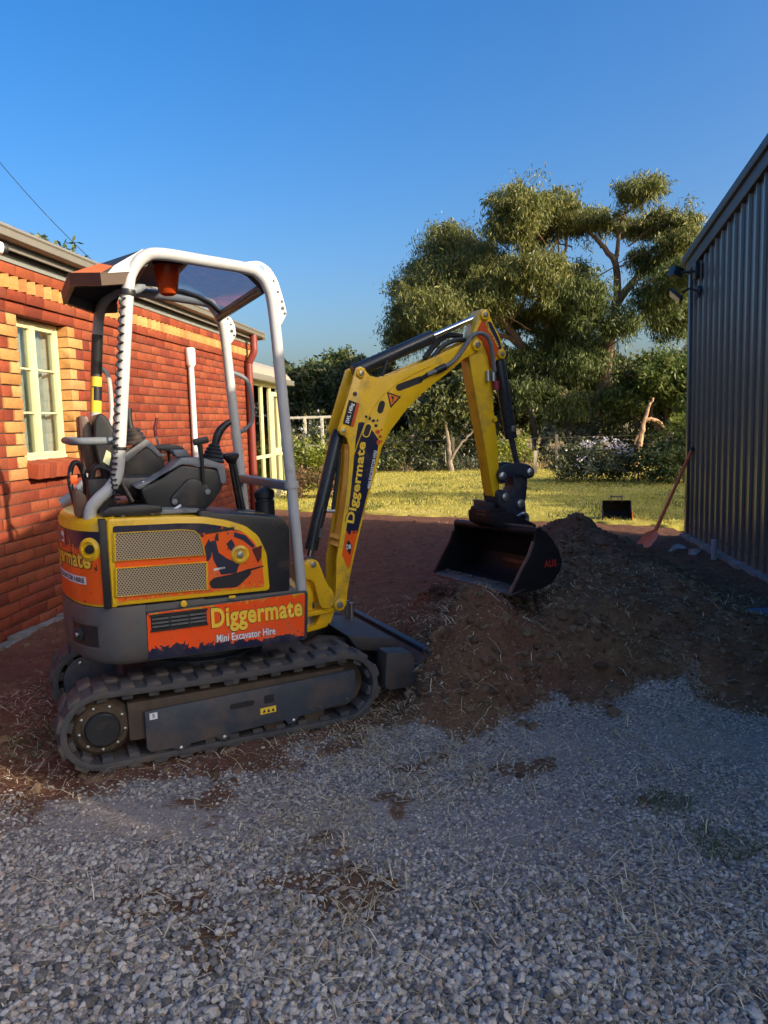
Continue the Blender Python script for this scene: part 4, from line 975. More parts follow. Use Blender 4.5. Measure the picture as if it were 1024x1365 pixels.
def joystick(a, b, c, par, s=1, lean=.06):
    j = E_(MB().lathe([(.052, 0), (.056, .008), (.046, .02), (.050, .028), (.040, .038), (.044, .046), (.034, .055), (.037, .062), (.026, .070), (.029, .076), (.02, .085)], (a, b, c), (.18, 0, 1), 24), 'joystick_boot', BLACKP, par)
    P = spline([(a+.018, b, c+.075), (a+.028, b, c+.115), (a+.048, b, c+.150), (a+.078, b, c+.176), (a+.094, b, c+.184)], 5)
    E_(MB().tube(P, [.014+.006*math.sin(math.pi*min(1, (i/(len(P)-1))*1.1+.15)) for i in range(len(P))], 14), 'joystick_grip', BLACKP, j); return j
joystick(.672, .27, 1.288, con)
E_(MB().tube([(.607, .19, 1.19), (.607, .185, 1.30), (.600, .185, 1.372)], [.008, .008, .013], 10), 'lever', BLACKP, con)
E_(MB().obox((.606, .185, 1.389), (.034, 0, .006), (0, .014, 0), (-.003, 0, .015)), 'lever_knob', BLACKP, con, .008)
# left console
lc = E_(MB().prism(rnd([(.315, 1.20), (.33, 1.29), (.43, 1.36), (.47, 1.355), (.515, 1.30), (.520, 1.222), (.464, 1.205), (.45, 1.10), (.36, 1.09)], .015, 3), .66, .80), 'left_console', BLACKP, EX, .012)
E_(MB().prism(rnd([(.318, 1.325), (.432, 1.400), (.460, 1.382), (.500, 1.325), (.525, 1.322), (.525, 1.31), (.49, 1.31), (.45, 1.352), (.43, 1.362), (.33, 1.288)], .006, 2), .652, .81), 'console_top', GREYP, lc, .006)
j2 = E_(MB().lathe([(.066, 0), (.07, .008), (.058, .02), (.062, .03), (.05, .042), (.053, .05), (.04, .062), (.043, .07), (.028, .082)], (.385, .73, 1.375), (-.1, 0, 1), 24), 'joystick_boot', BLACKP, lc)
E_(MB().tube(spline([(.375, .73, 1.45), (.368, .73, 1.50), (.370, .73, 1.555)], 4), .016, 12), 'joystick_grip', BLACKP, j2)
E_(MB().tube([(.515, .75, 1.33), (.497, .75, 1.41)], .006, 8), 'lever', STEEL, lc); E_(MB().tube([(.497, .75, 1.41), (.494, .75, 1.45), (.508, .75, 1.505)], [.008, .009, .007], 10), 'lever_grip', mat('red_grip', (.09, .008, .012), .4), lc)
ar = E_(MB().prism(rnd([(.470, 1.362), (.52, 1.372), (.60, 1.362), (.622, 1.346), (.605, 1.318), (.56, 1.318), (.53, 1.338), (.47, 1.346)], .008, 2), .66, .73), 'armrest', BLACKP, EX, .01)
E_(MB().tube(spline([(.545, .70, 1.33), (.552, .70, 1.25), (.545, .70, 1.18), (.52, .70, 1.10)], 4), .007, 8), 'cable', BLACKP, lc)
# travel levers
for b in (.44, .52):
    tl = E_(MB().tube([(.870, b, .76), (.853, b, 1.03), (.815, b, 1.285)], [.013, .013, .010], 12), 'travel_lever', BLACKP, EX); E_(MB().lathe([(.012, -.03), (.02, -.012), (.032, 0), (.034, .012), (.026, .02)], (.811, b, 1.298), (-.1, 0, 1)), 'lever_knob', BLACKP, tl)
# seat
st = E_(MB().prism(rnd([(.165, 1.40), (.175, 1.50), (.196, 1.528), (.225, 1.512), (.255, 1.45), (.268, 1.39), (.262, 1.25), (.235, 1.15), (.20, 1.15), (.18, 1.30)], .02, 4), .34, .66), 'seat', SEATM, EX, .03, seg=3)
E_(MB().prism(rnd([(.21, 1.15), (.52, 1.15), (.55, 1.19), (.53, 1.225), (.26, 1.235), (.21, 1.20)], .02, 3), .34, .66), 'seat_cushion', SEATM, st, .02)
E_(MB().prism(rnd([(.113, 1.516), (.150, 1.518), (.165, 1.47), (.175, 1.37), (.168, 1.27), (.150, 1.25), (.120, 1.262), (.113, 1.435)], .012, 3), .42, .62), 'seat_shell', BRWN, st, .012)
for b in (.455, .565): E_(MB().prism(rnd([(.1115, 1.36), (.1115+.006, 1.36), (.1115+.006, 1.47), (.1115, 1.47)], .002), b-.02, b+.02), 'shell_rib', BRWN, st, .002)
E_(MB().tube(spline([(.25, .13, 1.405), (.14, .14, 1.405), (.085, .17, 1.405), (.065, .26, 1.405), (.065, .5, 1.405), (.065, .74, 1.405), (.085, .85, 1.405), (.24, .9, 1.405)], 5), .0165, 12), 'guard_rail', GREYP, EX)
E_(MB().box(.19, .24, .40, .60, 1.07, 1.16), 'seat_base', BLACKP, EX, .006)
E_(MB().add([(.196, .335, 1.31), (.222, .335, 1.29), (.236, .335, 1.345), (.215, .335, 1.362)], [(0, 1, 2, 3)]), 'seat_label', mat('label_print', (.45, .48, .30), .4, var=.4), st)
E_(MB().tube(spline([(.075, .35, 1.10), (.055, .36, 1.22), (.07, .37, 1.30), (.10, .38, 1.30), (.12, .39, 1.22), (.115, .40, 1.10)], 5), .012, 10), 'hydraulic_hose', BLACKP, EX)
E_(MB().prism(rnd([(.056, 1.088), (.056, 1.19), (.07, 1.205), (.105, 1.175), (.11, 1.088)], .006, 2), .15, .26), 'rear_bracket', BRWN, EX, .004)
E_(MB().box(.05, .078, .205, .235, 1.225, 1.262), 'hang_tag', ORG, EX, .002)
E_(MB().box(.12, .20, .24, .42, 1.09, 1.24), 'valve_block', BLACKP, EX, .008)
for i in range(4): E_(MB().tube(spline([(.14, .26+i*.045, 1.22), (.16, .25+i*.045, 1.29), (.24, .24+i*.03, 1.25), (.30, .22+i*.02, 1.13)], 4), .010, 8), 'hydraulic_hose', BLACKP, EX)
E_(MB().tube([(.345, .23, 1.195), (.352, .222, 1.218)], .006, 8), 'switch', WHTTXT, EX); E_(MB().tube([(.455, .12, 1.092), (.49, .115, 1.112)], .006, 8), 'switch', WHTTXT, EX)
E_(MB().prism(rnd([(.31, 1.13), (.42, 1.16), (.43, 1.20), (.36, 1.21), (.31, 1.17)], .01, 2), .38, .64), 'seat_slide', BLACKP, EX, .01)
# ---- canopy frame
NH = spline([(.112, .14, 1.05), (.112, .138, 1.092), (.122, .13, 1.128), (.152, .122, 1.164), (.197, .12, 1.203), (.230, .12, 1.258), (.247, .12, 1.365), (.268, .12, 1.55), (.290, .12, 1.745), (.323, .12, 2.03), (.345, .12, 2.11), (.395, .12, 2.168), (.465, .12, 2.186), (.65, .12, 2.168), (.835, .12, 2.147), (.890, .12, 2.125), (.928, .12, 2.075), (.952, .12, 1.97), (.977, .12, 1.58), (1.002, .12, 1.19), (1.031, .12, .66)], 6)
FH = spline([(.03, .9, 1.085), (.10, .9, 1.13), (.165, .9, 1.20), (.198, .9, 1.28), (.222, .9, 1.483), (.243, .9, 1.72), (.266, .9, 1.955), (.29, .9, 2.07), (.345, .9, 2.135), (.42, .9, 2.155), (.80, .9, 2.118), (.862, .9, 2.085), (.898, .9, 2.02), (.915, .9, 1.93), (.940, .9, 1.55), (.968, .9, 1.15), (.99, .9, .70)], 6)
hoopn = E_(MB().tube(NH, .0258, 18), 'canopy_hoop', WHITEP, EX)
hoopf = E_(MB().tube(FH, .0262, 18), 'canopy_hoop', WHITEP, EX)
E_(MB().prism([(.955, 1.185), (1.005, 1.185), (1.005, 1.145), (.955, 1.145)], .12, .9).mapv(lambda p: p+Vector((.022-.05*p.y, 0, 0))), 'cross_bar', GREYP, EX, .004)
E_(MB().lathe([(.033, -.015), (.034, 0), (.033, .015)], (1.003, .12, 1.172), (.05, 0, -1), 20), 'clamp', WHITEP, hoopn)
E_(MB().prism(rnd([(.94, 1.19), (.985, 1.19), (.985, 1.30), (.965, 1.25)], .01), .89, .91), 'bar_gusset', WHITEP, hoopf, .002)
E_(MB().tube([(.905, .14, 2.055), (.885, .88, 2.03)], .017, 12), 'front_cross_tube', BLACKP, EX)
E_(MB().tube([(.40, .14, 2.15), (.40, .88, 2.13)], .016, 12), 'rear_cross_tube', BLACKP, EX)
def gusset(poly, b, holes, par):
    g = E_(MB().prism(rnd(poly, .02, 3), b-.005, b+.005), 'gusset_plate', WHITEP, par, .0015)
    for x, z, r, s in holes: E_(MB().prism([(x+r*math.cos(t), z+r*s*math.sin(t)) for t in np.linspace(0, 6.28, 15)[:-1]], b-.0062, b+.0062), 'bolt_hole', BLACKP, g)
gusset([(.807, 2.168), (.855, 2.178), (.894, 2.182), (.941, 2.157), (.975, 2.105), (.997, 2.03), (1.015, 1.954), (.978, 1.895), (.955, 1.90), (.93, 2.05), (.88, 2.12)], .118,
       [(.842, 2.166, .006, 1), (.957, 2.097, .006, 1), (.975, 2.05, .006, 1), (.992, 2.008, .006, 1), (.994, 1.978, .008, 1), (1.003, 1.955, .006, 1), (.965, 1.985, .006, 3)], hoopn)
E_(MB().prism([(.901+.0165*math.cos(t), 2.148+.0165*math.sin(t)) for t in np.linspace(0, 6.28, 19)[:-1]], .1118, .1245), 'gusset_eye', mat('sky_blue_print', (.16, .28, .48), .4), hoopn)
gusset([(.870, 2.015), (.946, 2.048), (.972, 2.0), (.978, 1.94), (.938, 1.888), (.915, 1.87), (.90, 1.93)], .9,
       [(.893, 1.988, .010, 1), (.950, 2.0, .006, 1), (.953, 1.965, .009, 1), (.965, 1.942, .006, 1), (.921, 1.967, .006, 3), (.935, 2.03, .006, 1)], hoopf)
E_(MB().tube(spline([(.93, .9, 1.745), (.972, .9, 1.735), (1.025, .9, 1.70), (1.042, .9, 1.63), (1.047, .9, 1.50), (1.02, .9, 1.445), (.955, .9, 1.41)], 6), .0115, 10), 'grab_handle', GREYP, EX)
E_(MB().tube(spline([(.236, .9, 1.775), (.268, .9, 1.765), (.300, .9, 1.725), (.307, .9, 1.62), (.303, .9, 1.52), (.280, .9, 1.44), (.225, .9, 1.38)], 6), .0115, 10), 'grab_handle', WHITEP, EX)
E_(MB().tube([(.2285, .9, 1.54), (.2425, .9, 1.72)], .0275, 18), 'height_sticker', YELTXT, hoopf); E_(MB().tube([(.2343, .9, 1.60), (.2395, .9, 1.672)], .0280, 18), 'sticker_print', BLKTXT, hoopf)
E_(MB().tube([(.2425, .9, 1.721), (.262, .9, 1.93)], .0276, 18), 'sticker_dark', mat('dark_sticker', (.06, .05, .035), .4), hoopf)
# canopy roof shell
RFM = mat('roof_plastic', (.030, .029, .030), .45, var=.15, dust=.1)
def shell(pts, faces, name, m, par=EX, t=.012):
    V = [Vector(p) for p in pts]; c = Vector((.5, .5, 1.9)); n = len(V)
    return MB().add(V+[v+(c-v).normalized()*t for v in V], [f for f in faces]+[tuple(i+n for i in f) for f in faces])
R1, R2, F0, N0 = (.105, .28, 2.112), (.095, .72, 2.100), (.250, .925, 2.082), (.215, .095, 2.086)
T1, T2, T3, T4 = (.40, .135, 2.205), (.40, .87, 2.190), (.60, .135, 2.198), (.60, .87, 2.180)
roof = E_(shell([R1, R2, T2, T1, N0, F0, T3, T4, (.335, .095, 2.10), (.36, .925, 2.09)], [(0, 1, 2, 3), (4, 0, 3), (1, 5, 2), (3, 2, 7, 6), (4, 3, 8), (5, 9, 2)], 'canopy_roof', RFM), 'canopy_roof', RFM, EX, ang=20)
def lerp3(a, b, t): return tuple(Vector(a).lerp(Vector(b), t))
def up(p, d=.003): v = Vector(p); return tuple(v+(v-Vector((.5, .5, 1.9))).normalized()*d)
E_(MB().add([up(lerp3(R1, T1, .03)), up(lerp3(R2, T2, .03)), up(lerp3(R2, T2, .38)), up(lerp3(R1, T1, .42))], [(0, 1, 2, 3)]), 'roof_decal', ORG2, roof)
E_(MB().add([up(lerp3(N0, T1, .02)), up(lerp3(R1, T1, .03)), up(lerp3(R1, T1, .42)), up(lerp3(N0, T1, .30))], [(0, 1, 2, 3)]), 'roof_decal', ORG2, roof)
E_(MB().add([up(lerp3(N0, T1, .32)), up(lerp3(N0, (.335, .095, 2.10), .25)), up((.335, .095, 2.10)), up(T1)], [(0, 1, 2, 3)]), 'roof_side', WHITEP, roof)
rim = MB()
for a, c in ((N0, R1), (R1, R2), (R2, F0), (F0, (.36, .925, 2.09)), (N0, (.335, .095, 2.10))):
    A_, C_ = Vector(a), Vector(c); cc = Vector((.5, .5, 2.1)); ia = (cc-A_)*.06; ic = (cc-C_)*.06; d = Vector((0, 0, .045))
    rim.add([A_+Vector((0, 0, .006)), C_+Vector((0, 0, .006)), C_+ic*.2-d, A_+ia*.2-d, A_+ia+Vector((0, 0, .002)), C_+ic+Vector((0, 0, .002)), C_+ic-d, A_+ia-d], [(0, 1, 2, 3), (4, 5, 6, 7), (2, 3, 7, 6), (0, 1, 5, 4), (0, 3, 7, 4), (1, 2, 6, 5)])
E_(rim, 'roof_rim', mat('roof_rim', (.10, .06, .04), .5), roof)
PC = bpy.data.materials.new('tinted_polycarbonate'); PC.use_nodes = True; glassmat(PC, (.34, .40, .50), .35, .03)
gl = [(.60, 2.190), (.70, 2.178), (.78, 2.158), (.85, 2.125), (.905, 2.075)]
V = []; 
for a, c in gl: V += [(a, .145, c), (a-.01, .875, c-.018)]
E_(MB().add(V, [(2*i, 2*i+1, 2*i+3, 2*i+2) for i in range(len(gl)-1)]), 'roof_window', PC, roof, ang=60)
fm = MB()
fm.tube([V[0], V[1]], .014, 8); fm.tube([V[-2], V[-1]], .013, 8); fm.tube(V[0::2], .011, 8); fm.tube(V[1::2], .013, 8)
E_(fm, 'window_seal', BLACKP, roof)
# beacon
m, n, l, b = nt('amber_lens'); b.inputs['Base Color'].default_value = (.75, .10, .015, 1); b.inputs['Roughness'].default_value = .12; b.inputs['Transmission Weight'].default_value = .6; AMB = m
bc = E_(MB().lathe([(.058, 0), (.056, -.02), (.044, -.105), (.036, -.128), (.02, -.136), (.0, -.138)], (.52, .30, 2.178), (0, 0, 1), 28), 'beacon', AMB, EX)
E_(MB().lathe([(.022, -.10), (.03, -.02), (.03, 0)], (.52, .30, 2.178), (0, 0, 1), 16), 'beacon_bulb', ORG, bc); E_(MB().lathe([(.062, -.004), (.062, .012)], (.52, .30, 2.178), (0, 0, 1), 24), 'beacon_base', BLACKP, bc)
E_(MB().tube([(.335, .13, 2.02), (.37, .16, 2.045), (.40, .2, 2.06)], [.010, .02, .012], 12), 'beacon_plug', GREYP, EX)
E_(MB().lathe([(.031, -.012), (.033, 0), (.031, .012)], (.322, .12, 2.02), (.1, 0, 1), 20), 'cable_tie', BLACKP, hoopn)
# coiled cable wound down the near rear post
P0 = [Vector(p) for p in NH]; seg = [p for p in P0 if p.z > 1.17 and p.x < .335 and p.z < 2.02]; seg = seg[::-1]
Lc = [0]
for i in range(len(seg)-1): Lc.append(Lc[-1]+(seg[i+1]-seg[i]).length)
def on_seg(s):
    s = max(0, min(Lc[-1]-1e-6, s)); i = max(j for j in range(len(seg)-1) if Lc[j] <= s); return seg[i].lerp(seg[i+1], (s-Lc[i])/(Lc[i+1]-Lc[i]))
hel = []; turns = 25; last = 0
for k in range(turns*10+1):
    t = k/(turns*10); q = t*Lc[-1]; c = on_seg(q) if q < Lc[-1]*.86 else on_seg(Lc[-1]*.86)+Vector((.015*(t-.86)/.14, 0, -(t-.86)*Lc[-1]*1.05))
    tt = t if t < .6 else t+ (t-.6)**2*1.3
    an = tt*turns*2*math.pi*.93; hel.append(c+Vector((-.022+.0115*math.cos(an), -.030+.009*math.sin(an), .006*math.sin(an))))
E_(MB().tube(hel, .0038, 6), 'coiled_cable', BLACKP, EX)
E_(MB().lathe([(.031, -.006), (.032, 0), (.031, .006)], (.247, .12, 1.372), (.1, 0, 1), 20), 'cable_tie', BLACKP, hoopn)
# ---- swing post
sw = MB(); post = rnd([(1.150, .655), (1.150, .735), (1.164, .748), (1.200, .758), (1.230, .740), (1.250, .68), (1.270, .622), (1.313, .560), (1.316, .51), (1.293, .488), (1.246, .481), (1.224, .516), (1.211, .592), (1.196, .641)], .018, 3)
sw.prism(post, .415, .455); sw.prism(post, .565, .605)
swing = E_(sw, 'swing_post', YEL, EX, .006)
fl_ = [(.98, .40), (1.14, .40), (1.24, .425), (1.36, .455), (1.36, .565), (1.24, .595), (1.14, .62), (.98, .62)]
E_(MB().prism(rnd(fl_, .04, 4), .455, .480, 'xy'), 'swing_plate', YEL, swing, .004); E_(MB().prism(rnd(fl_[:2]+[(1.22, .43), (1.30, .47), (1.30, .55), (1.22, .59)]+fl_[-2:], .04, 4), .375, .400, 'xy'), 'swing_plate', YEL, swing, .004)
E_(MB().prism([(1.255, .46), (1.335, .47), (1.30, .39), (1.215, .39)], .46, .56), 'swing_web', YEL, swing, .004)
E_(MB().cyl((1.185, .51, .37), (1.185, .51, .50), .045), 'king_pin', STEEL, swing, .003); E_(MB().cyl((1.12, .51, .40), (1.12, .51, .455), .07), 'swing_boss', DARKM, EX)
E_(MB().cyl((1.12, .40, .56), (1.12, .62, .56), .07), 'swing_knuckle', YEL, swing, .006); E_(MB().box(1.13, 1.20, .455, .565, .46, .72), 'swing_block', YEL, swing, .006)
E_(MB().cyl((1.20, .408, .728), (1.20, .612, .728), .016), 'pin', STEEL, swing, .002)
# ---- boom (hollow plates with webs)
B0, B1 = .44, .60
bt = [(1.371, 1.415), (1.424, 1.56), (1.476, 1.705), (1.487, 1.735), (1.509, 1.745), (1.535, 1.735), (1.548, 1.713), (1.567, 1.696), (1.614, 1.685), (1.662, 1.694), (1.722, 1.711), (1.863, 1.762), (1.905, 1.778), (2.051, 1.838), (2.172, 1.888), (2.205, 1.902), (2.235, 1.898), (2.255, 1.872), (2.245, 1.840), (2.215, 1.824)]
bb = [(2.137, 1.786), (2.035, 1.709), (1.95, 1.655), (1.900, 1.618), (1.859, 1.588), (1.768, 1.508), (1.671, 1.398), (1.621, 1.314), (1.587, 1.203), (1.536, 1.055), (1.478, .870), (1.423, .674), (1.397, .558), (1.388, .490), (1.372, .462), (1.343, .452), (1.318, .468), (1.314, .502), (1.330, .569), (1.340, .745), (1.362, .837), (1.393, .995), (1.420, 1.152), (1.431, 1.251), (1.434, 1.325), (1.421, 1.375), (1.385, 1.398)]
bp = bt+bb
boom = MB(); boom.prism(bp, B0, B0+.014); boom.prism(bp, B1-.014, B1)
boomo = E_(boom, 'boom', YEL, EX, .003)
web = MB(); U = .016
def strip(path, b0, b1, t): web.sheet(path, b0, b1, t)
inner_back = [(1.345, .80), (1.366, .85), (1.397, .995), (1.424, 1.152), (1.436, 1.251), (1.44, 1.34)]
strip([(p[0]+.012, p[1]) for p in inner_back], B0+.014, B1-.014, -.01)
strip([(1.425, .70), (1.472, .872), (1.530, 1.058), (1.581, 1.206), (1.615, 1.318), (1.666, 1.404), (1.763, 1.515), (1.854, 1.596), (1.95, 1.662), (2.03, 1.716), (2.13, 1.793)], B0+.014, B1-.014, .01)
strip([(1.60, 1.66), (1.66, 1.68), (1.722, 1.698), (1.863, 1.748), (2.051, 1.825), (2.172, 1.875)], B0+.014, B1-.014, -.01)
strip([(1.44, 1.40), (1.50, 1.55), (1.56, 1.655), (1.60, 1.66)], B0+.014, B1-.014, -.01)
web.prism([(1.42, .70), (1.36, .84), (1.37, .86), (1.44, .74)], B0+.014, B1-.014)
E_(web, 'boom_web', YEL, boomo)
rb = [(1.585, 1.44), (1.64, 1.53), (1.70, 1.60), (1.80, 1.655), (1.95, 1.72), (2.10, 1.79)]
E_(MB().tube([(p[0]-.02, B0-.001, p[1]) for p in [(1.46, 1.24), (1.50, 1.34), (1.545, 1.44), (1.60, 1.53), (1.66, 1.595), (1.74, 1.655), (1.84, 1.705), (1.95, 1.752)]], .0035, 6), 'weld_bead', YEL, boomo)
for x, z, r in ((1.345, .492, .034), (1.510, 1.709, .026), (1.400, 1.412, .024), (2.222, 1.865, .030)):
    E_(MB().lathe([(r, 0), (r, .010), (r*.8, .014)], (x, B0, z), (0, -1, 0), 22), 'pin_boss', YEL, boomo, .002); E_(MB().lathe([(r*.55, .012), (r*.5, .02), (r*.25, .021)], (x, B0, z), (0, -1, 0), 16), 'pin', STEEL, boomo)
def slot(p0, p1, r, name='slot', m=BLACKP, d=.0025, rim=False):
    A_, C_ = Vector(p0), Vector(p1); u = (C_-A_).normalized(); a0 = math.atan2(u.y, u.x)
    out = [(C_.x+r*math.cos(a0+t), C_.y+r*math.sin(a0+t)) for t in np.linspace(-math.pi/2, math.pi/2, 9)]+[(A_.x+r*math.cos(a0+t), A_.y+r*math.sin(a0+t)) for t in np.linspace(math.pi/2, 3*math.pi/2, 9)]
    return E_(MB().prism(out, B0-d, B0+.002), name, m, boomo)
slot((1.618, 1.515), (1.630, 1.548), .017); slot((1.733, 1.634), (1.86, 1.675), .018); slot((1.86, 1.675), (1.99, 1.742), .012)
E_(MB().lathe([(.012, 0), (.012, .004)], (1.475, 1.60, ) if False else (1.475, B0, 1.602), (0, -1, 0), 14), 'plug', BRWN, boomo)
SPB = splat('boom_livery', navy_z=(-7.3, 9.0, 0), scale=20)
strip_p = [(1.371, .757), (1.398, .690), (1.412, .684), (1.428, .74), (1.47, .885), (1.525, 1.062), (1.572, 1.21), (1.60, 1.32), (1.603, 1.36), (1.575, 1.40), (1.545, 1.435), (1.515, 1.455), (1.490, 1.452), (1.470, 1.36), (1.452, 1.22), (1.430, 1.07), (1.405, .912)]
E_(MB().prism(strip_p, B0-.0015, B0+.001), 'livery_strip', SPB, boomo)
slot((1.532, 1.395), (1.545, 1.427), .022, 'slot_rim', YELTXT, .0028); slot((1.532, 1.395), (1.545, 1.427), .016, 'slot', BLACKP, .004)
for k, (x, z, s, mm) in enumerate([(1.598, 1.40, .016, ORG), (1.612, 1.375, .012, ORG), (1.59, 1.435, .010, NAVY), (1.575, 1.46, .012, NAVY), (1.60, 1.46, .007, NAVY), (1.555, 1.475, .011, NAVY), (1.535, 1.482, .008, NAVY), (1.622, 1.41, .007, ORG), (1.60, 1.345, .016, ORG), (1.618, 1.35, .008, ORG)]):
    E_(MB().prism([(x+s*random.uniform(.6, 1.2)*math.cos(t), z+s*random.uniform(.6, 1.2)*math.sin(t)) for t in np.linspace(0, 6.28, 8)[:-1]], B0-.0019, B0), 'splash_print', mm, boomo)
def along(p0, p1, b):      # text reading up the boom
    A_, C_ = Vector(p0), Vector(p1); u = (C_-A_).normalized(); w = Vector((-u.y, u.x))
    return lambda x, y: Vector((A_.x+u.x*x+w.x*y, b, A_.y+u.y*x+w.y*y))
bl_fn0 = along((1.492, .905), (1.575, 1.30), B0-.0020)
def curve_text(b, off):
    path = [Vector(p) for p in [(1.462, .915), (1.497, 1.06), (1.522, 1.19), (1.548, 1.345)]]; L = [0]
    for i in range(3): L.append(L[-1]+(path[i+1]-path[i]).length)
    def fn(x, y):
        s = max(0, min(L[-1]-1e-6, x)); i = max(j for j in range(3) if L[j] <= s); q = path[i].lerp(path[i+1], (s-L[i])/(L[i+1]-L[i])); u = (path[i+1]-path[i]).normalized()
        return Vector((q.x-u.y*(y+off), b, q.y+u.x*(y+off)))
    return fn
text('name_print_outline', 'Diggermate', BLKTXT, boomo, curve_text(B0-.0022, .001), .440, .070, .055); text('name_print', 'Diggermate', YELTXT, boomo, curve_text(B0-.0034, .005), .438, .062, .032)
text('strap_print', 'MINI EXCAVATOR HIRE', WHTTXT, boomo, along((1.545, 1.10), (1.59, 1.29), B0-.0022), .205, .018, .03)
E_(MB().prism([(1.440, 1.572), (1.500, 1.550), (1.461, 1.428), (1.401, 1.450)], B0-.0015, B0+.001), 'load_sign', BLKTXT, boomo)
E_(MB().prism([(1.484, 1.556), (1.500, 1.550), (1.461, 1.428), (1.445, 1.434)], B0-.0022, B0), 'sign_edge', ORG, boomo)
text('load_text', 'SWL 140kg', WHTTXT, boomo, along((1.440, 1.446), (1.477, 1.560), B0-.0024), .108, .027, .045)
E_(MB().prism([(1.660, 1.612), (1.744, 1.584), (1.680, 1.524)], B0-.0015, B0), 'warning_sign', BLKTXT, boomo); E_(MB().prism([(1.668, 1.601), (1.729, 1.582), (1.684, 1.540)], B0-.0022, B0), 'warning_face', ORG2, boomo)
E_(MB().prism([(1.683, 1.588), (1.700, 1.586), (1.698, 1.570), (1.690, 1.570)], B0-.0028, B0), 'warning_mark', BLKTXT, boomo); E_(MB().prism([(1.690, 1.565), (1.698, 1.564), (1.697, 1.557), (1.690, 1.558)], B0-.0028, B0), 'warning_mark', BLKTXT, boomo)
E_(MB().prism([(1.392, .80), (1.410, .835), (1.432, .80), (1.415, .752)], B0-.0021, B0), 'badge_print', BLKTXT, boomo); text('badge_text', 'DM', WHTTXT, boomo, lambda u, v: Vector((1.398+u, B0-.003, .785+v)), .026, .026, .03)
# boom cylinder
bcl = E_(MB().cyl((1.207, .51, .735), (1.232, .51, .82), .018), 'boom_rod', CHROME, EX)
E_(MB().tube([(1.222, .51, .79), (1.392, .51, 1.375), (1.405, .51, 1.415)], [.036, .036, .03], 22), 'boom_cylinder', CYLM, EX); E_(MB().cyl((1.207, .47, .728), (1.207, .55, .728), .034), 'rod_eye', CYLM, EX, .004)
E_(MB().tube([(1.24, .468, .84), (1.262, .466, .92), (1.29, .466, 1.01)], .010, 8), 'cylinder_line', CYLM, EX); E_(MB().tube([(1.30, .46, .995), (1.345, .455, .992)], .009, 10), 'hose_fitting', STEEL, EX); E_(MB().tube([(1.258, .46, .86), (1.268, .455, .905)], .010, 10), 'hose_fitting', STEEL, EX)
E_(MB().tube(spline([(1.34, .47, .99), (1.36, .48, 1.08), (1.385, .49, 1.20), (1.40, .50, 1.30)], 5), .011, 8), 'hydraulic_hose', BLACKP, EX)
# arm cylinder along the boom top
E_(MB().cyl((1.505, .52, 1.722), (1.985, .52, 1.915), .037), 'arm_cylinder', CYLM, EX, .006); E_(MB().cyl((1.97, .52, 1.909), (2.285, .52, 2.034), .017), 'arm_rod', CHROME, EX)
E_(MB().cyl((2.285, .48, 2.034), (2.285, .56, 2.034), .032), 'rod_eye', CYLM, EX, .004); E_(MB().tube(spline([(1.70, .50, 1.80), (1.68, .49, 1.76), (1.655, .485, 1.70)], 4), .010, 8), 'hydraulic_hose', BLACKP, EX)
E_(MB().tube(spline([(1.95, .55, 1.80), (2.05, .56, 1.90), (2.12, .56, 1.93), (2.20, .56, 1.925)], 5), .016, 10), 'hydraulic_hose', BLACKP, EX); E_(MB().tube(spline([(1.98, .52, 1.79), (2.05, .53, 1.86), (2.14, .53, 1.90), (2.21, .53, 1.90)], 5), .014, 10), 'hydraulic_hose', BLACKP, EX)
# hose from boom slot over to the arm
HOSE = mat('grey_hose', (.16, .16, .155), .5)
E_(MB().tube(spline([(1.90, B0-.012, 1.702), (1.99, B0-.02, 1.735), (2.06, B0-.025, 1.775), (2.12, B0-.03, 1.84), (2.17, B0-.03, 1.905), (2.23, B0-.03, 1.928), (2.285, B0-.028, 1.90), (2.312, B0-.02, 1.83), (2.325, B0-.012, 1.765), (2.335, B0-.008, 1.72)], 6), .0125, 12), 'hydraulic_hose', HOSE, EX)
E_(MB().tube([(1.955, B0-.016, 1.722), (2.01, B0-.02, 1.745)], .019, 12), 'hose_ferrule', BLACKP, EX)
# ---- dipper arm
A0, A1 = .455, .555
ap = [(2.286, 2.070), (2.262, 2.062), (2.250, 2.034), (2.212, 1.935), (2.192, 1.86), (2.184, 1.80), (2.200, 1.70), (2.232, 1.533), (2.284, 1.276), (2.322, 1.045), (2.335, 1.005), (2.352, .998), (2.372, 1.02), (2.376, 1.055), (2.369, 1.273), (2.340, 1.532), (2.345, 1.70), (2.350, 1.76), (2.366, 1.786), (2.385, 1.788), (2.408, 1.800), (2.418, 1.83), (2.414, 1.85), (2.396, 1.905), (2.327, 2.022), (2.31, 2.055)]
armo = E_(MB().prism(ap, A0, A1), 'dipper_arm', YEL, EX, .006)
E_(MB().prism([(2.266, 2.0), (2.325, 1.998), (2.380, 1.905), (2.398, 1.852), (2.385, 1.82), (2.356, 1.80), (2.337, 1.745), (2.318, 1.735), (2.305, 1.80), (2.27, 1.885), (2.225, 1.925)], A0-.0015, A0+.001), 'livery_panel', ORG, armo)
E_(MB().prism([(2.290, 1.998), (2.328, 1.997), (2.382, 1.905), (2.398, 1.855), (2.386, 1.835)], A0-.0022, A0+.001), 'livery_stripe', NAVY, armo)
text('name_print', 'Diggermate', YELTXT, armo, along((2.287, 1.985), (2.372, 1.845), A0-.003), .155, .020, .03)
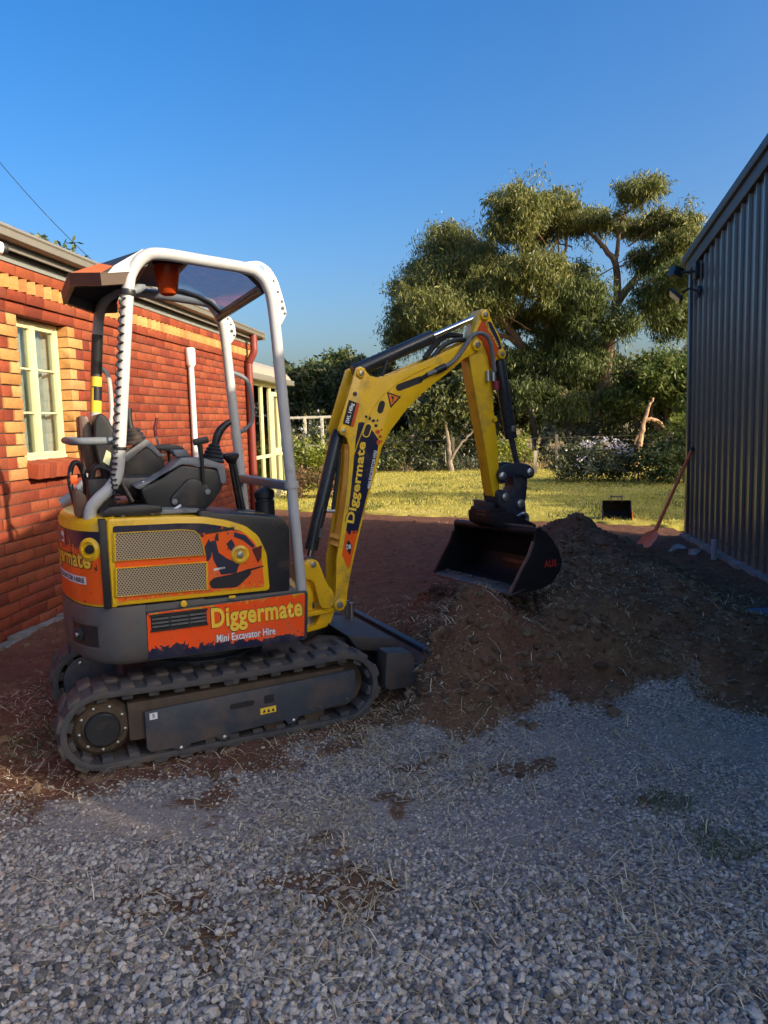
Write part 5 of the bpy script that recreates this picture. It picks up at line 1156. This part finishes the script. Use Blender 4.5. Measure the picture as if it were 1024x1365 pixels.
for x, z, r in ((2.285, 2.034, .030), (2.224, 1.865, .034), (2.393, 1.818, .028)):
    E_(MB().lathe([(r, 0), (r, .012), (r*.8, .016)], (x, A0-.012 if z < 1.9 and x < 2.3 else A0, z), (0, -1, 0), 22), 'pin_boss', YEL, armo, .002); E_(MB().lathe([(r*.5, .014), (r*.45, .022), (r*.2, .023)], (x, A0-.012 if z < 1.9 and x < 2.3 else A0, z), (0, -1, 0), 16), 'pin', STEEL, armo)
E_(MB().lathe([(.014, 0), (.014, .012)], (2.345, A0, 1.45), (0, -1, 0), 14), 'grease_boss', YEL, armo)
for x, z in ((2.296, 1.70), (2.332, 1.70)): E_(MB().tube([(x, A0-.014, z+.025), (x, A0-.016, z-.035)], .013, 12), 'hose_coupling', STEEL, armo)
E_(MB().box(2.292, 2.336, A0-.01, A0-.0005, 1.685, 1.70), 'coupling_bracket', STEEL, armo, .002)
E_(MB().tube([(2.345, A0-.02, 1.665), (2.346, A0-.022, 1.615)], .020, 14), 'coupling_cap', mat('red_cap', (.25, .015, .03), .4), armo)
# bucket cylinder
E_(MB().tube([(2.405, .505, 1.815), (2.415, .505, 1.76), (2.492, .505, 1.335)], [.030, .036, .036], 22), 'bucket_cylinder', CYLM, EX, .004); E_(MB().cyl((2.49, .505, 1.345), (2.545, .505, 1.135), .016), 'bucket_rod', DARKM, EX); E_(MB().box(2.47, 2.50, .462, .478, 1.375, 1.41), 'port_block', STEEL, EX, .003)
# linkage
rk = rnd([(2.345, 1.130), (2.36, 1.165), (2.41, 1.190), (2.50, 1.195), (2.565, 1.180), (2.605, 1.145), (2.595, 1.105), (2.555, 1.095), (2.52, 1.12), (2.46, 1.128), (2.415, 1.112), (2.40, 1.08), (2.365, 1.075)], .015, 3)
lk_ = MB().prism(rk, .425, .450); lk_.prism(rk, .56, .585); rko = E_(lk_, 'rocker_link', DARKM, EX, .005)
hl = rnd([(2.47, 1.12), (2.575, 1.12), (2.565, .99), (2.545, .93), (2.50, .92), (2.465, .955), (2.44, 1.0), (2.475, 1.05)], .015, 3); E_(MB().prism(hl, .455, .555), 'bucket_link', DARKM, EX, .008)
for x, z in ((2.374, 1.123), (2.565, 1.137)): E_(MB().lathe([(.024, 0), (.024, .012), (.012, .02)], (x, .425, z), (0, -1, 0), 16), 'pin', STEEL, rko)
ht = E_(MB().prism(rnd([(2.340, 1.03), (2.37, 1.05), (2.41, 1.02), (2.47, .985), (2.535, .975), (2.545, .86), (2.52, .852), (2.41, .90), (2.35, .95)], .015, 3), .425, .585), 'quick_hitch', DARKM, EX, .010)
for x, z in ((2.394, 1.0), (2.498, .955)): E_(MB().lathe([(.026, 0), (.026, .012), (.012, .018)], (x, .425, z), (0, -1, 0), 16), 'pin', STEEL, ht)
E_(MB().prism(rnd([(2.285, .985), (2.35, .96), (2.37, .90), (2.33, .87), (2.285, .90)], .012, 3), .47, .60), 'hitch_hook', DARKM, ht, .008)
# ---- mud bucket, tilted a little about two axes
def bmap(p): return Vector((p.x+.085*p.y, p.y, p.z-.062*p.y))
BP = [(2.315, .862), (2.36, .838), (2.405, .79), (2.445, .725), (2.462, .672), (2.448, .630), (2.40, .575), (2.33, .553), (2.24, .545), (2.150, .538)]
bko = E_(MB().sheet(BP, .004, .996, .012).mapv(bmap), 'bucket', BKBLACK, EX)
for b in (0.0, .986):
    s = E_(MB().prism(BP+[(2.141, .534), (2.215, .655), (2.262, .725), (2.292, .80), (2.298, .85)], b, b+.014).mapv(bmap), 'side_plate', BKBLACK, bko, .002)
E_(MB().cyl((2.318, -.004, .850), (2.318, 1.004, .850), .024).mapv(bmap), 'bucket_roll', BKBLACK, bko, .003)
E_(MB().prism([(2.128, .526), (2.130, .540), (2.225, .560), (2.235, .548)], .0, 1.0).mapv(bmap), 'cutting_edge', LIP, bko, .003)
for i in range(6): E_(MB().lathe([(.014, 0), (.014, .008), (.007, .011)], bmap(Vector((2.20, .08+i*.165, .557))), (-.25, 0, 1), 8), 'edge_bolt', LIP, bko)
for b in (0.0, .986): E_(MB().sheet([(2.141, .537), (2.215, .658), (2.262, .728), (2.292, .80)], b-.003, b+.017, .010).mapv(bmap), 'side_edge', LIP if b == 0 else BKBLACK, bko)
E_(MB().prism([(2.435, .60), (2.448, .612), (2.44, .64), (2.42, .655), (2.40, .64)], .25, .55).mapv(bmap), 'rust_patch', mat('rust', (.16, .055, .02), .8, var=.4, bmp=.3), bko)
text('maker_print', 'AUS', REDTXT, bko, lambda u, v: bmap(Vector((2.352+u, -.0012, .655+v))), .082, .040, .03)
for b in (.36, .60): E_(MB().prism(rnd([(2.24, .93), (2.36, .93), (2.42, .90), (2.55, .84), (2.52, .80), (2.42, .78), (2.29, .84), (2.245, .86)], .015, 3), b, b+.022).mapv(lambda p: Vector((p.x+.02, p.y, p.z-.01))), 'bucket_ear', BKBLACK, bko, .004)
hb = E_(MB().prism(rnd([(2.265, .945), (2.37, .94), (2.40, .90), (2.40, .80), (2.30, .835), (2.262, .85)], .015, 3), .385, .60), 'hitch_block', BKBLACK, bko, .008)
for z in (.905, .925): E_(MB().box(2.2615, 2.263, .43, .53, z-.004, z+.004), 'block_mark', LIP, hb)
E_(MB().tube(spline([(2.47, .42, .88), (2.50, .40, .90), (2.53, .40, .88), (2.52, .40, .84), (2.48, .41, .84)], 5), .010, 8), 'shackle', STEEL, bko)
E_(MB().tube([bmap(Vector((2.31, .05, .876))), bmap(Vector((2.31, .40, .876)))], .008, 8), 'wear_strip', LIP, bko)

# ================================================================ vegetation
BARK = mat('gum_bark', (.19, .12, .082), .9, var=.35, bmp=.5, bscale=18)
BARKD = mat('dark_bark', (.10, .075, .055), .95, var=.3, bmp=.5, bscale=20)
PALEB = mat('pale_bark', (.23, .18, .135), .9, var=.3, bmp=.4, bscale=20)
GUML = leafmat('gum_leaves', [(0, (.052, .074, .020)), (.35, (.11, .130, .034)), (.7, (.20, .205, .050)), (1, (.34, .31, .10))], .32)
GUMD = leafmat('gum_leaves_green', [(0, (.045, .070, .022)), (.6, (.11, .145, .040)), (1, (.22, .24, .07))], .32)
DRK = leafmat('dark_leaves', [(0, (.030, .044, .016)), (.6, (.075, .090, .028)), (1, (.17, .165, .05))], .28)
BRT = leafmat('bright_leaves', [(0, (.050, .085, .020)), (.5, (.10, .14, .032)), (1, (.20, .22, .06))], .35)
LIME = leafmat('lime_hedge_leaves', [(0, (.10, .14, .02)), (.5, (.20, .24, .03)), (1, (.32, .32, .06))], .35)
REDL = leafmat('reddish_leaves', [(0, (.05, .05, .025)), (.5, (.17, .10, .05)), (1, (.32, .19, .11))], .3)
GREY = leafmat('grey_leaves', [(0, (.06, .075, .045)), (.5, (.12, .14, .09)), (1, (.22, .23, .16))], .3)
PETW = leafmat('pale_petals', [(0, (.45, .42, .52)), (.5, (.62, .58, .66)), (1, (.72, .66, .62))], .3)
def cluster_pts(cl, dens, shell=.55):
    """points in ragged ellipsoids; cl rows: x,y,z,rx,ry,rz"""
    out = []
    for (x, y, z, rx, ry, rz) in cl:
        n = int(dens*(rx*rz+rx*ry+ry*rz)/3*4)
        if n < 3: continue
        # sub-tufts give an uneven outline and gaps
        nt_ = max(5, int(n/70)); d = unit(rng.normal(0, 1, (nt_, 3))); r = (shell+(1-shell)*rng.random(nt_))[:, None]*rng.uniform(.75, 1.12, (nt_, 1))
        c = np.array([x, y, z])+d*r*np.array([rx, ry, rz]); ts = rng.uniform(.12, .42, nt_)*min(rx, rz)**.5
        k = rng.integers(0, nt_, n); p = c[k]+rng.normal(0, 1, (n, 3))*ts[k][:, None]*np.array([.62, .62, .5]); out.append(p)
    return np.concatenate(out, 0)
def foliage(name, P, L, Wd, m, parent, droop=.0, var=.35):
    N = len(P); D = rng.normal(0, 1, (N, 3)); D[:, 2] -= droop*2.2; D = unit(D)
    Q = rng.normal(0, 1, (N, 3)); Nn = unit(np.cross(D, Q)); l = L*rng.uniform(1-var, 1+var, N); w = Wd*rng.uniform(1-var, 1+var, N)
    v, f = leaf_quads(P, D, Nn, l, w); return raw(name, v, f, m, parent)
def branch(mb, pts, r0, r1, seg=8, wob=.0):
    P = spline([Vector(p) for p in pts], 4); n = len(P)
    for p in P[1:-1]: p += Vector((random.gauss(0, wob), random.gauss(0, wob), random.gauss(0, wob)))
    mb.tube(P, [r0+(r1-r0)*(i/(n-1)) for i in range(n)], seg)
def tree(name, label, cat, base, crown, trunks, lm, bark, dens, L, Wd, droop=0, group=None, extra=None, shell=.55):
    t = thing(name, label, cat, base, 0, group); B = Vector(base)
    mb = MB()
    for pts, r0, r1 in trunks: branch(mb, [Vector(p)-B for p in pts], r0, r1, 9, .02)
    mb.build('trunk', bark, t)
    P = cluster_pts(crown, dens, shell)-np.array(base); foliage('crown', P, L, Wd, lm, t, droop)
    if extra:
        for (cl, m2, d2) in extra: foliage('crown', cluster_pts(cl, d2, shell)-np.array(base), L, Wd, m2, t, droop)
    return t
# --- the big gum
GY = 26
raw_cl = [(1.59,7.9,1.12,.7),(2.64,8.14,1.12,.62),(3.91,8.0,1.0,.5),(5.05,8.16,1.0,.5),(5.97,7.66,.8,.45),(6.99,7.27,.88,.7),(6.21,6.74,.75,.5),(-.56,7.44,1.12,.88),(-1.17,6.65,1.12,1.0),(-1.56,5.61,1.12,1.0),(-1.95,4.67,1.05,.7),(-.85,4.86,1.25,.88),(-.1,6.25,1.3,1.0),(.98,6.43,1.2,.8),(1.81,5.92,1.3,.8),(2.63,5.3,1.0,.8),(1.56,4.99,1.0,.6),(.37,5.28,1.2,.75)]
low_cl = [(3.69,6.07,.75,.7),(3.57,4.91,1.05,1.0),(2.86,4.0,1.1,.9),(3.92,3.72,1.2,.95),(5.77,5.05,1.05,.8),(6.58,4.55,1.0,.9),(6.45,5.59,1.0,.55),(5.53,6.21,.8,.5),(2.74,2.57,1.5,.9),(4.16,2.76,1.25,.8),(1.79,3.32,.9,.6),(.35,3.62,.9,.5)]
def yj(i): return GY+((i*37) % 11-5)*.38
raw_cl += [(2.1, 7.55, .9, .55), (5.5, 7.9, .7, .45), (6.5, 7.4, .6, .5), (.5, 7.0, .9, .6), (1.3, 7.3, .9, .5), (-1.9, 5.1, .8, .6), (-2.35, 4.45, .5, .35), (2.4, 6.1, .8, .6), (-.5, 5.5, .9, .6), (-1.6, 6.2, .7, .6)]
low_cl += [(4.6, 4.3, .8, .6), (6.9, 5.1, .6, .6), (7.0, 6.3, .5, .4), (3.4, 3.2, 1., .6)]
C1 = [(x, yj(i), z-.16, rx*.93, rx*1.0, rz*.86) for i, (x, z, rx, rz) in enumerate(raw_cl)]; C2 = [(x, yj(i+5) if z > 3.0 else GY+1.6, z, rx*.95, rx*1.0, rz*.92) for i, (x, z, rx, rz) in enumerate(low_cl)]
g3 = lambda pts: [(x, GY+.25*math.sin(x*2+z), z) for x, z in pts]
TR_ = [(g3([(3.9, -.2), (3.46, .62), (3.12, 1.84), (2.69, 2.57), (2.27, 3.16), (1.74, 3.71), (1.2, 4.42), (.56, 5.04)]), .34, .09), (g3([(3.95, -.2), (3.7, .6), (4.16, 2.29), (4.51, 3.93), (4.69, 4.98), (4.63, 6.23), (4.15, 6.92), (3.64, 7.52)]), .26, .04), (g3([(4.69, 4.98), (5.3, 5.76), (5.87, 6.3), (6.43, 6.84), (6.88, 7.16)]), .13, .035), (g3([(1.74, 3.71), (1.32, 4.06), (.72, 4.2), (.12, 4.58)]), .12, .03), (g3([(2.27, 3.16), (2.55, 4.5), (2.63, 5.65), (2.4, 6.36), (1.93, 7.08), (1.6, 7.6)]), .13, .03), (g3([(2.63, 5.65), (3.1, 6.79), (3.22, 7.6)]), .07, .025), (g3([(4.63, 6.23), (4.74, 7.16), (4.94, 7.9)]), .08, .025), (g3([(1.2, 4.42), (1.09, 5.37), (.74, 5.86), (-.1, 6.25)]), .08, .025), (g3([(.56, 5.04), (-.3, 5.3), (-1.2, 5.7)]), .08, .025), (g3([(4.51, 3.93), (5.2, 4.3), (5.9, 4.9), (6.5, 5.3)]), .1, .03), (g3([(2.4, 6.36), (2.9, 7.2), (2.8, 7.9)]), .05, .02), (g3([(1.2, 4.42), (1.7, 5.0), (1.9, 5.7)]), .06, .02)]
# fine twigs inside the open part of the crown
tw = []
for i in range(46):
    cx, cy, cz, rx, ry, rz = (C1+C2)[i % len(C1+C2)]; a = Vector((3.2+random.uniform(-1.4, 1.2), GY, cz-random.uniform(.6, 1.6))); e = Vector((cx+random.uniform(-.6, .6)*rx, cy+random.uniform(-.5, .5), cz+random.uniform(-.3, .5)*rz)); a = e+(a-e)*min(1, 1.5/(a-e).length)
    tw.append(([a, a.lerp(e, .5)+Vector((random.gauss(0, .12), 0, random.gauss(0, .12))), e], .028, .008))
tree('gum_tree', 'tall spreading gum tree with pinkish trunk behind the raised digger arm', 'tree', (3.9, GY, -.05), C1, TR_+tw, GUML, BARK, 2000, .165, .030, .75, None, [(C2, GUMD, 2000), ([(x, y, z-.1, rx*1.3, ry*1.2, rz*1.3) for x, y, z, rx, ry, rz in C1[::2]], GUML, 420), ([(3.0, GY-1.2, 1.75, 1.0, .6, .5), (4.5, GY-1.0, 2.0, 1.1, .6, .55), (1.9, GY-1.0, 2.3, .8, .6, .5), (5.7, GY-.6, 2.9, .8, .6, .5)], GUMD, 1500), ([(3.4, GY, 7.6, .8, .8, .32), (4.4, GY, 7.55, .8, .8, .32), (5.6, GY+.4, 7.35, .7, .7, .35)], GUML, 1500)], .35)
# --- bright trees behind the right bushes
def blob(cx, cy, cz, R, n, sq=.8, seed=0):
    g = random.Random(seed); return [(cx+g.uniform(-1, 1)*R*.75, cy+g.uniform(-1, 1)*R*.6, cz+g.uniform(-.8, .8)*R*sq*.75, R*g.uniform(.35, .55), R*g.uniform(.35, .55), R*sq*g.uniform(.32, .5)) for _ in range(n)]
def simple_tree(name, label, cat, x, y, cz, R, sq, lm, dens, L, Wd, seed, group=None, bark=None, droop=.2, n=14):
    tr = [([(x, y, -.1), (x+.1*R, y, cz*.5), (x, y, cz+.2*R)], .05*R+.06, .03)]
    g = random.Random(seed)
    for k in range(5): tr.append(([(x, y, cz*.4), (x+g.uniform(-.5, .5)*R, y+g.uniform(-.3, .3)*R, cz*.8), (x+g.uniform(-.8, .8)*R, y, cz+g.uniform(-.1, .6)*R*sq)], .03*R+.03, .015))
    return tree(name, label, cat, (x, y, -.05), blob(x, y, cz, R, n, sq, seed), tr, lm, bark or BARKD, dens, L, Wd, droop, group)
GB = 'trees standing beyond the lawn'
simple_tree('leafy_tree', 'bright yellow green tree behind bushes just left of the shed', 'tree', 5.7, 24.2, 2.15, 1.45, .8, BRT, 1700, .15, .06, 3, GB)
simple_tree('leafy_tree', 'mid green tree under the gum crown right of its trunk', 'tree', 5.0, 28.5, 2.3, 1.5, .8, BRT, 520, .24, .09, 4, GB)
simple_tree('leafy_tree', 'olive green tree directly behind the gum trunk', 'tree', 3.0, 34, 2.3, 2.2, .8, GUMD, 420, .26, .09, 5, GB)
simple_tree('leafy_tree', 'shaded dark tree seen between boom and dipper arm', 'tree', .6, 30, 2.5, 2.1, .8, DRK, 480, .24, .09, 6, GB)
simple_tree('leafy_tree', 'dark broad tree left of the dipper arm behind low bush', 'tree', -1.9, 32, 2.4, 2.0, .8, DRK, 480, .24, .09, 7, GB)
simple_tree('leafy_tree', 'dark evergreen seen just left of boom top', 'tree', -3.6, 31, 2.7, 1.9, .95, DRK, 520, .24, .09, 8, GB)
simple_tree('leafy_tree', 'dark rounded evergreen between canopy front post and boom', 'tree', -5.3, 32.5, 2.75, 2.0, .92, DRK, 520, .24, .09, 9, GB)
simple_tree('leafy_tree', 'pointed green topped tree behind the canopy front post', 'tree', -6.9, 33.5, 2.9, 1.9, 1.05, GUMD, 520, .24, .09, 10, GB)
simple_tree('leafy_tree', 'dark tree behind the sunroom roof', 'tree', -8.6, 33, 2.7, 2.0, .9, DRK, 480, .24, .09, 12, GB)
simple_tree('leafy_tree', 'olive tree top peeking above the house gutter at left edge', 'tree', -13.6, 22.5, 5.2, 2.1, .9, GUMD, 300, .24, .09, 13, None)
simple_tree('leafy_tree', 'grey green tree low behind the shed corner', 'tree', 9.6, 31, 2.2, 2.2, .8, GREY, 420, .24, .09, 14, GB)
# slim pale trunks in the shade
TG = 'slim bare trunks in the shaded background'
for i, (x, y, h, lb) in enumerate([(-1.95, 27, 2.2, 'slim dark trunk farthest left under the shaded trees'), (-1.45, 28, 2.2, 'slim dark trunk second from left under the shaded trees'), (.9, 28.5, 2.4, 'slim trunk just right of the dipper arm background'), (2.1, 25.5, 2.3, 'slim trunk left of the leaning gum trunk'), (4.9, 24.5, 2.4, 'slim trunk right of the leaning gum trunk'), (5.5, 25.2, 2.4, 'slim trunk nearest the broken stump')]):
    t = thing('slim_tree', lb, 'tree', (x, y, -.05), 0, TG); mb = MB(); branch(mb, [(0, 0, 0), (.1*(-1)**i, 0, h*.5), (.28*(-1)**i, 0, h)], .085, .045, 8, .03); branch(mb, [(.1*(-1)**i, 0, h*.5), (-.3, .1, h*.85), (-.6, .1, h*1.15)], .05, .02, 6, .03); mb.build('trunk', BARKD, t)
    foliage('crown', cluster_pts([(0, 0, h+.4, .7, .6, .5), (.4, .2, h+.1, .6, .5, .4)], 420), .2, .06, DRK, t, .4)
# small forked tree in front of the dark bush
t = tree('forked_tree', 'small dark tree with pale forked trunk on the lawn edge left of dipper', 'tree', (-.53, 22.0, -.02), [(-.75, 22, 1.9, .75, .7, .5), (-.1, 22.1, 2.0, .7, .7, .55), (-.5, 22.2, 2.5, .7, .6, .45), (-1.3, 22.1, 1.65, .6, .6, .4), (.35, 22, 1.6, .5, .5, .4)], [([(-.53, 22, -.05), (-.58, 22, .45), (-.66, 22, 1.1), (-.8, 22, 1.9)], .085, .03), ([(-.58, 22, .35), (-.3, 22, .75), (.0, 22, 1.05), (.35, 22, 1.5)], .045, .02), ([(-.53, 22, .05), (-.72, 22, .3), (-.7, 22, .8)], .03, .015)], DRK, PALEB, 650, .17, .06, .3)
def bush(name, label, base, cl, lm, dens, L, Wd, cat='bush', extra=None, droop=0., stems=True, group=None):
    t = thing(name, label, cat, base, 0, group); mb = MB()
    for (x, y, z, rx, ry, rz) in cl:
        if stems: branch(mb, [(x-base[0]+random.uniform(-.1, .1), y-base[1], -.03), (x-base[0], y-base[1], z*.5), (x-base[0]+random.uniform(-.3, .3)*rx, y-base[1], z)], .022, .008, 6, .01)
    if mb.v: tag(mb.build('stems', BARKD, t), kind='stuff')
    foliage('foliage', cluster_pts(cl, dens, .35)-np.array(base), L, Wd, lm, t, droop)
    if extra:
        for nm, c2, m2, d2, l2, w2 in extra: tag(foliage(nm, cluster_pts(c2, d2, .7)-np.array(base), l2, w2, m2, t, 0), kind='stuff')
    return t
bush('low_bush', 'low dark spreading bush in shade beyond the lawn behind boom', (-1.5, 22.6, 0), [(-2.5, 22.6, .32, .8, .5, .36), (-1.6, 22.7, .36, .8, .5, .38), (-.9, 22.5, .28, .6, .5, .3)], DRK, 900, .12, .05)
bush('low_bush', 'olive low bush at foot of the forked tree', (.0, 22.6, 0), [(-.1, 22.6, .25, .5, .4, .28), (.35, 22.8, .3, .4, .4, .32), (-1.15, 22.2, .2, .4, .3, .22)], GREY, 800, .12, .045)
bush('round_bush', 'sunlit olive yellow round bush behind the dipper arm', (1.2, 23.4, 0), [(1.05, 23.4, .5, .5, .5, .5), (1.45, 23.6, .55, .45, .45, .48), (.7, 23.3, .38, .35, .35, .35)], LIME, 800, .12, .045)
bush('flowering_bush', 'sprawling grey green bush with pale mauve flowers beside the shed', (3.0, 17.6, 0), [(2.0, 17.7, .34, .45, .5, .36), (2.5, 17.8, .42, .5, .5, .42), (3.1, 17.6, .42, .55, .5, .42), (3.6, 17.4, .4, .5, .5, .42)], DRK, 1300, .10, .035, 'bush', [('foliage', [(2.2, 17.5, .45, .5, .4, .4), (2.9, 17.4, .5, .5, .4, .4)], GREY, 500, .10, .03), ('flowers', [(2.75, 17.5, .86, .32, .25, .10), (3.15, 17.5, .84, .3, .25, .10), (3.4, 17.3, .72, .2, .2, .1)], PETW, 420, .07, .04), ('flowers', [(2.3, 17.3, .5, .3, .3, .25)], PETW, 60, .06, .035)])
bush('tall_bush', 'tall dark green bush with sunlit top beside the shed', (4.4, 17.0, 0), [(4.0, 17.0, .55, .5, .5, .55), (4.5, 17.1, .75, .5, .5, .6), (4.9, 17.3, .85, .5, .5, .65), (4.2, 16.6, .35, .5, .4, .4)], GUMD, 1300, .11, .04, 'bush', [('sunny_shoots', [(4.5, 17.0, 1.30, .35, .35, .22), (4.85, 17.2, 1.45, .3, .3, .2), (4.15, 17.0, 1.05, .25, .25, .15)], LIME, 600, .12, .04)])
# shaded undergrowth below the far trees
UG = 'shaded shrubs under the trees beyond the lawn'
for i, (x, y, lb) in enumerate([(-7.6, 25.5, 'dark shrub farthest left behind the cream fence'), (-5.6, 25.2, 'dark shrub behind the cream fence right of the sunroom'), (-3.7, 25.4, 'dark shrub behind the rose bush'), (-2.0, 26.2, 'dark shrub behind the low dark bush, left of the forked tree'), (-.3, 26.0, 'dark shrub directly behind the forked tree'), (3.3, 25.0, 'dark shrub at the foot of the gum trunk'), (5.1, 24.6, 'dark shrub right of the gum trunk'), (6.9, 24.8, 'dark shrub behind the broken stump'), (8.6, 25.5, 'dark shrub just left of the shed far back')]):
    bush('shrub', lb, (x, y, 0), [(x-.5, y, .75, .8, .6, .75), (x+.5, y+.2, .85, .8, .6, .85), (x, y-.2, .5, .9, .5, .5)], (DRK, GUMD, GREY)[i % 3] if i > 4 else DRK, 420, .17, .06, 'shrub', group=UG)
# left garden
bush('clipped_hedge', 'clipped bright lime green hedge between sunroom and boom', (-3.3, 16.8, 0), [(-3.9, 16.8, .6, .5, .5, .55), (-3.3, 16.8, .62, .5, .5, .55), (-2.75, 16.9, .6, .5, .5, .52), (-4.4, 16.9, .6, .5, .5, .55)], LIME, 1700, .09, .04, 'hedge')
bush('low_hedge', 'low reddish hedge along the bare dirt in front of the lime hedge', (-3.0, 14.9, 0), [(-3.35, 14.9, .30, .35, .35, .34), (-2.85, 14.9, .33, .4, .35, .34), (-2.35, 14.9, .3, .35, .35, .32)], REDL, 2200, .06, .03, 'hedge')
bush('rose_bush', 'straggly rose bush with pale blooms left of the boom', (-2.8, 18.2, 0), [(-2.75, 18.2, 1.25, .45, .4, .5), (-3.1, 18.2, .95, .4, .4, .4), (-2.4, 18.2, 1.5, .35, .35, .5), (-3.9, 18.3, 1.3, .3, .3, .35)], GREY, 330, .09, .045, 'bush', [('blooms', [(-2.7, 18.1, 1.4, .5, .4, .6), (-3.8, 18.2, 1.4, .3, .3, .3)], PETW, 70, .07, .05)])
# cream post and rail fence
fence = thing('garden_fence', 'cream post and rail fence behind the lime hedge', 'fence', (-3.8, 19.0, 0))
FW = mat('cream_timber', (.46, .42, .33), .7, var=.15)
for x in (-6.4, -5.5, -4.62, -4.05, -3.62, -3.2):
    MB().box(x+3.8-.035, x+3.8+.035, -.04, .04, 0, 1.62).build('post', FW, fence, .006)
for z in (1.62, .92): MB().box(-2.8, .66, -.02, .02, z-.03, z+.03).build('rail', FW, fence, .004)
pst = tag(MB().prism(rnd([(-.05, -.05), (.05, -.05), (.05, .05), (-.05, .05)], .01), 0, .66, 'xy').build('fence_post', mat('weathered_timber', (.34, .28, .21), .9, var=.3, bmp=.4), None, .008), 'short weathered fence post on dry grass right of the dipper arm', 'post')
pst.location = (1.66, 20.6, -.05)
pst2 = thing('wire_fence', 'sagging horizontal wire fence line across the dry paddock', 'fence', (1.66, 23.9, 0))
for x in (-5.5, -2.2, .9, 4.2, 7.5): MB().box(x-.045, x+.045, -.04, .04, 0, .95).build('post', mat('grey_timber', (.12, .10, .08), .9) if x == -5.5 else bpy.data.materials['grey_timber'], pst2, .006)
for z in (.35, .62, .88): MB().tube([(-6, 0, z), (0, 0, z-.03), (8, 0, z)], .006, 5).build('wire', STEEL, pst2)
# broken dead trunk
dt = MB(); branch(dt, [(4.05, 19.4, .75), (4.10, 19.4, 1.1), (4.16, 19.4, 1.40), (4.27, 19.4, 1.68), (4.36, 19.4, 1.86)], .07, .022, 9, .01); branch(dt, [(4.12, 19.4, 1.32), (4.3, 19.4, 1.36), (4.5, 19.4, 1.26), (4.62, 19.4, 1.15)], .05, .03, 8, .01); branch(dt, [(3.95, 19.4, -.05), (3.98, 19.4, .4), (4.05, 19.4, .8)], .09, .07, 9); branch(dt, [(4.05, 19.4, 1.0), (3.97, 19.4, .9), (3.93, 19.4, .75)], .04, .02, 7)
tag(dt.build('dead_trunk', mat('dead_wood', (.42, .25, .14), .9, var=.3, bmp=.5)), 'broken orange brown dead trunk sticking up behind the flowering bush', 'dead tree')
# far tree line closes the horizon
P = cluster_pts([(x, 62+4*math.sin(x), 2.4+1.2*vnoise(x*.21, 3.0), 3.6, 3, 2.2+1.4*vnoise(x*.4, 9.)) for x in range(-70, 80, 4)], 60, .4)
tag(foliage('far_tree_line', P, .7, .3, DRK, None), kind='stuff')
# unseen hedge added at right to block low sun from the gravel
def boxpts(n, x0, x1, y0, y1, z0, z1): return np.stack([rng.uniform(x0, x1, n), rng.uniform(y0, y1, n), rng.uniform(z0, z1, n)], 1)
t = thing('low_hedge', 'unseen low hedge added to block low sun beside the steel shed', 'hedge', (3.2, 0.5, 0))
P = boxpts(3500, 2.9, 3.5, -.6, .95, 0, 1.70); P[:, 1] -= .47*(P[:, 0]-2.9); foliage('foliage', P-np.array((3.2, .5, 0)), .20, .12, DRK, t)
for k in range(5): mb = MB(); branch(mb, [(random.uniform(-.2, .2), -.8+k*.3, -.05), (random.uniform(-.2, .2), -.8+k*.3, 1.4)], .04, .02, 6); mb.build('stem', BARKD, t)
# added row of tall trees, out of view, blocking the sun from the gravel
SG = 'unseen tree row added to shade the gravel'
for i, c0 in enumerate((.99, -.7, -2.4, -4.1, -5.9)):
    d = 22.0+1.5*(i % 2); x, y = .905*d*1.0, (c0-.47*.905*d*1.0)
    t = thing('sun_block_tree', ['unseen conifer added to block the sun, nearest the shed end', 'unseen conifer added to block the sun, second along the row', 'unseen conifer added to block the sun, middle of the row', 'unseen conifer added to block the sun, fourth along the row', 'unseen conifer added to block the sun, far end of the row'][i], 'tree', (x, y, -.05), 0, SG)
    mb = MB(); branch(mb, [(0, 0, 0), (0, 0, 5), (0, 0, 11.5)], .3, .06, 9); mb.build('trunk', BARKD, t)
    n = 6500; zz = rng.uniform(.5, 12.0, n); rr = .92*np.minimum(1, (12.6-zz)/2.0)*np.sqrt(rng.random(n)); aa = rng.uniform(0, 6.28, n)
    foliage('crown', np.stack([rr*np.cos(aa), rr*np.sin(aa), zz], 1), .42, .26, DRK, t)
# shade falling across the lawn from trees at the far side of the shed
LG = 'trees on the far side of the shed'
for i, (x, y, z, R) in enumerate([(12.0, 8.6, 4.6, 1.7), (14.0, 10.4, 5.4, 1.8), (12.5, 11.9, 4.6, 1.5)]):
    simple_tree('leafy_tree', ['spreading tree nearest the far wall of the steel shed', 'tallest spreading tree on the far side of the steel shed', 'small spreading tree beyond the far end of the steel shed'][i], 'tree', x, y, z, R, .8, GUMD, 260, .26, .10, 60+i, LG)
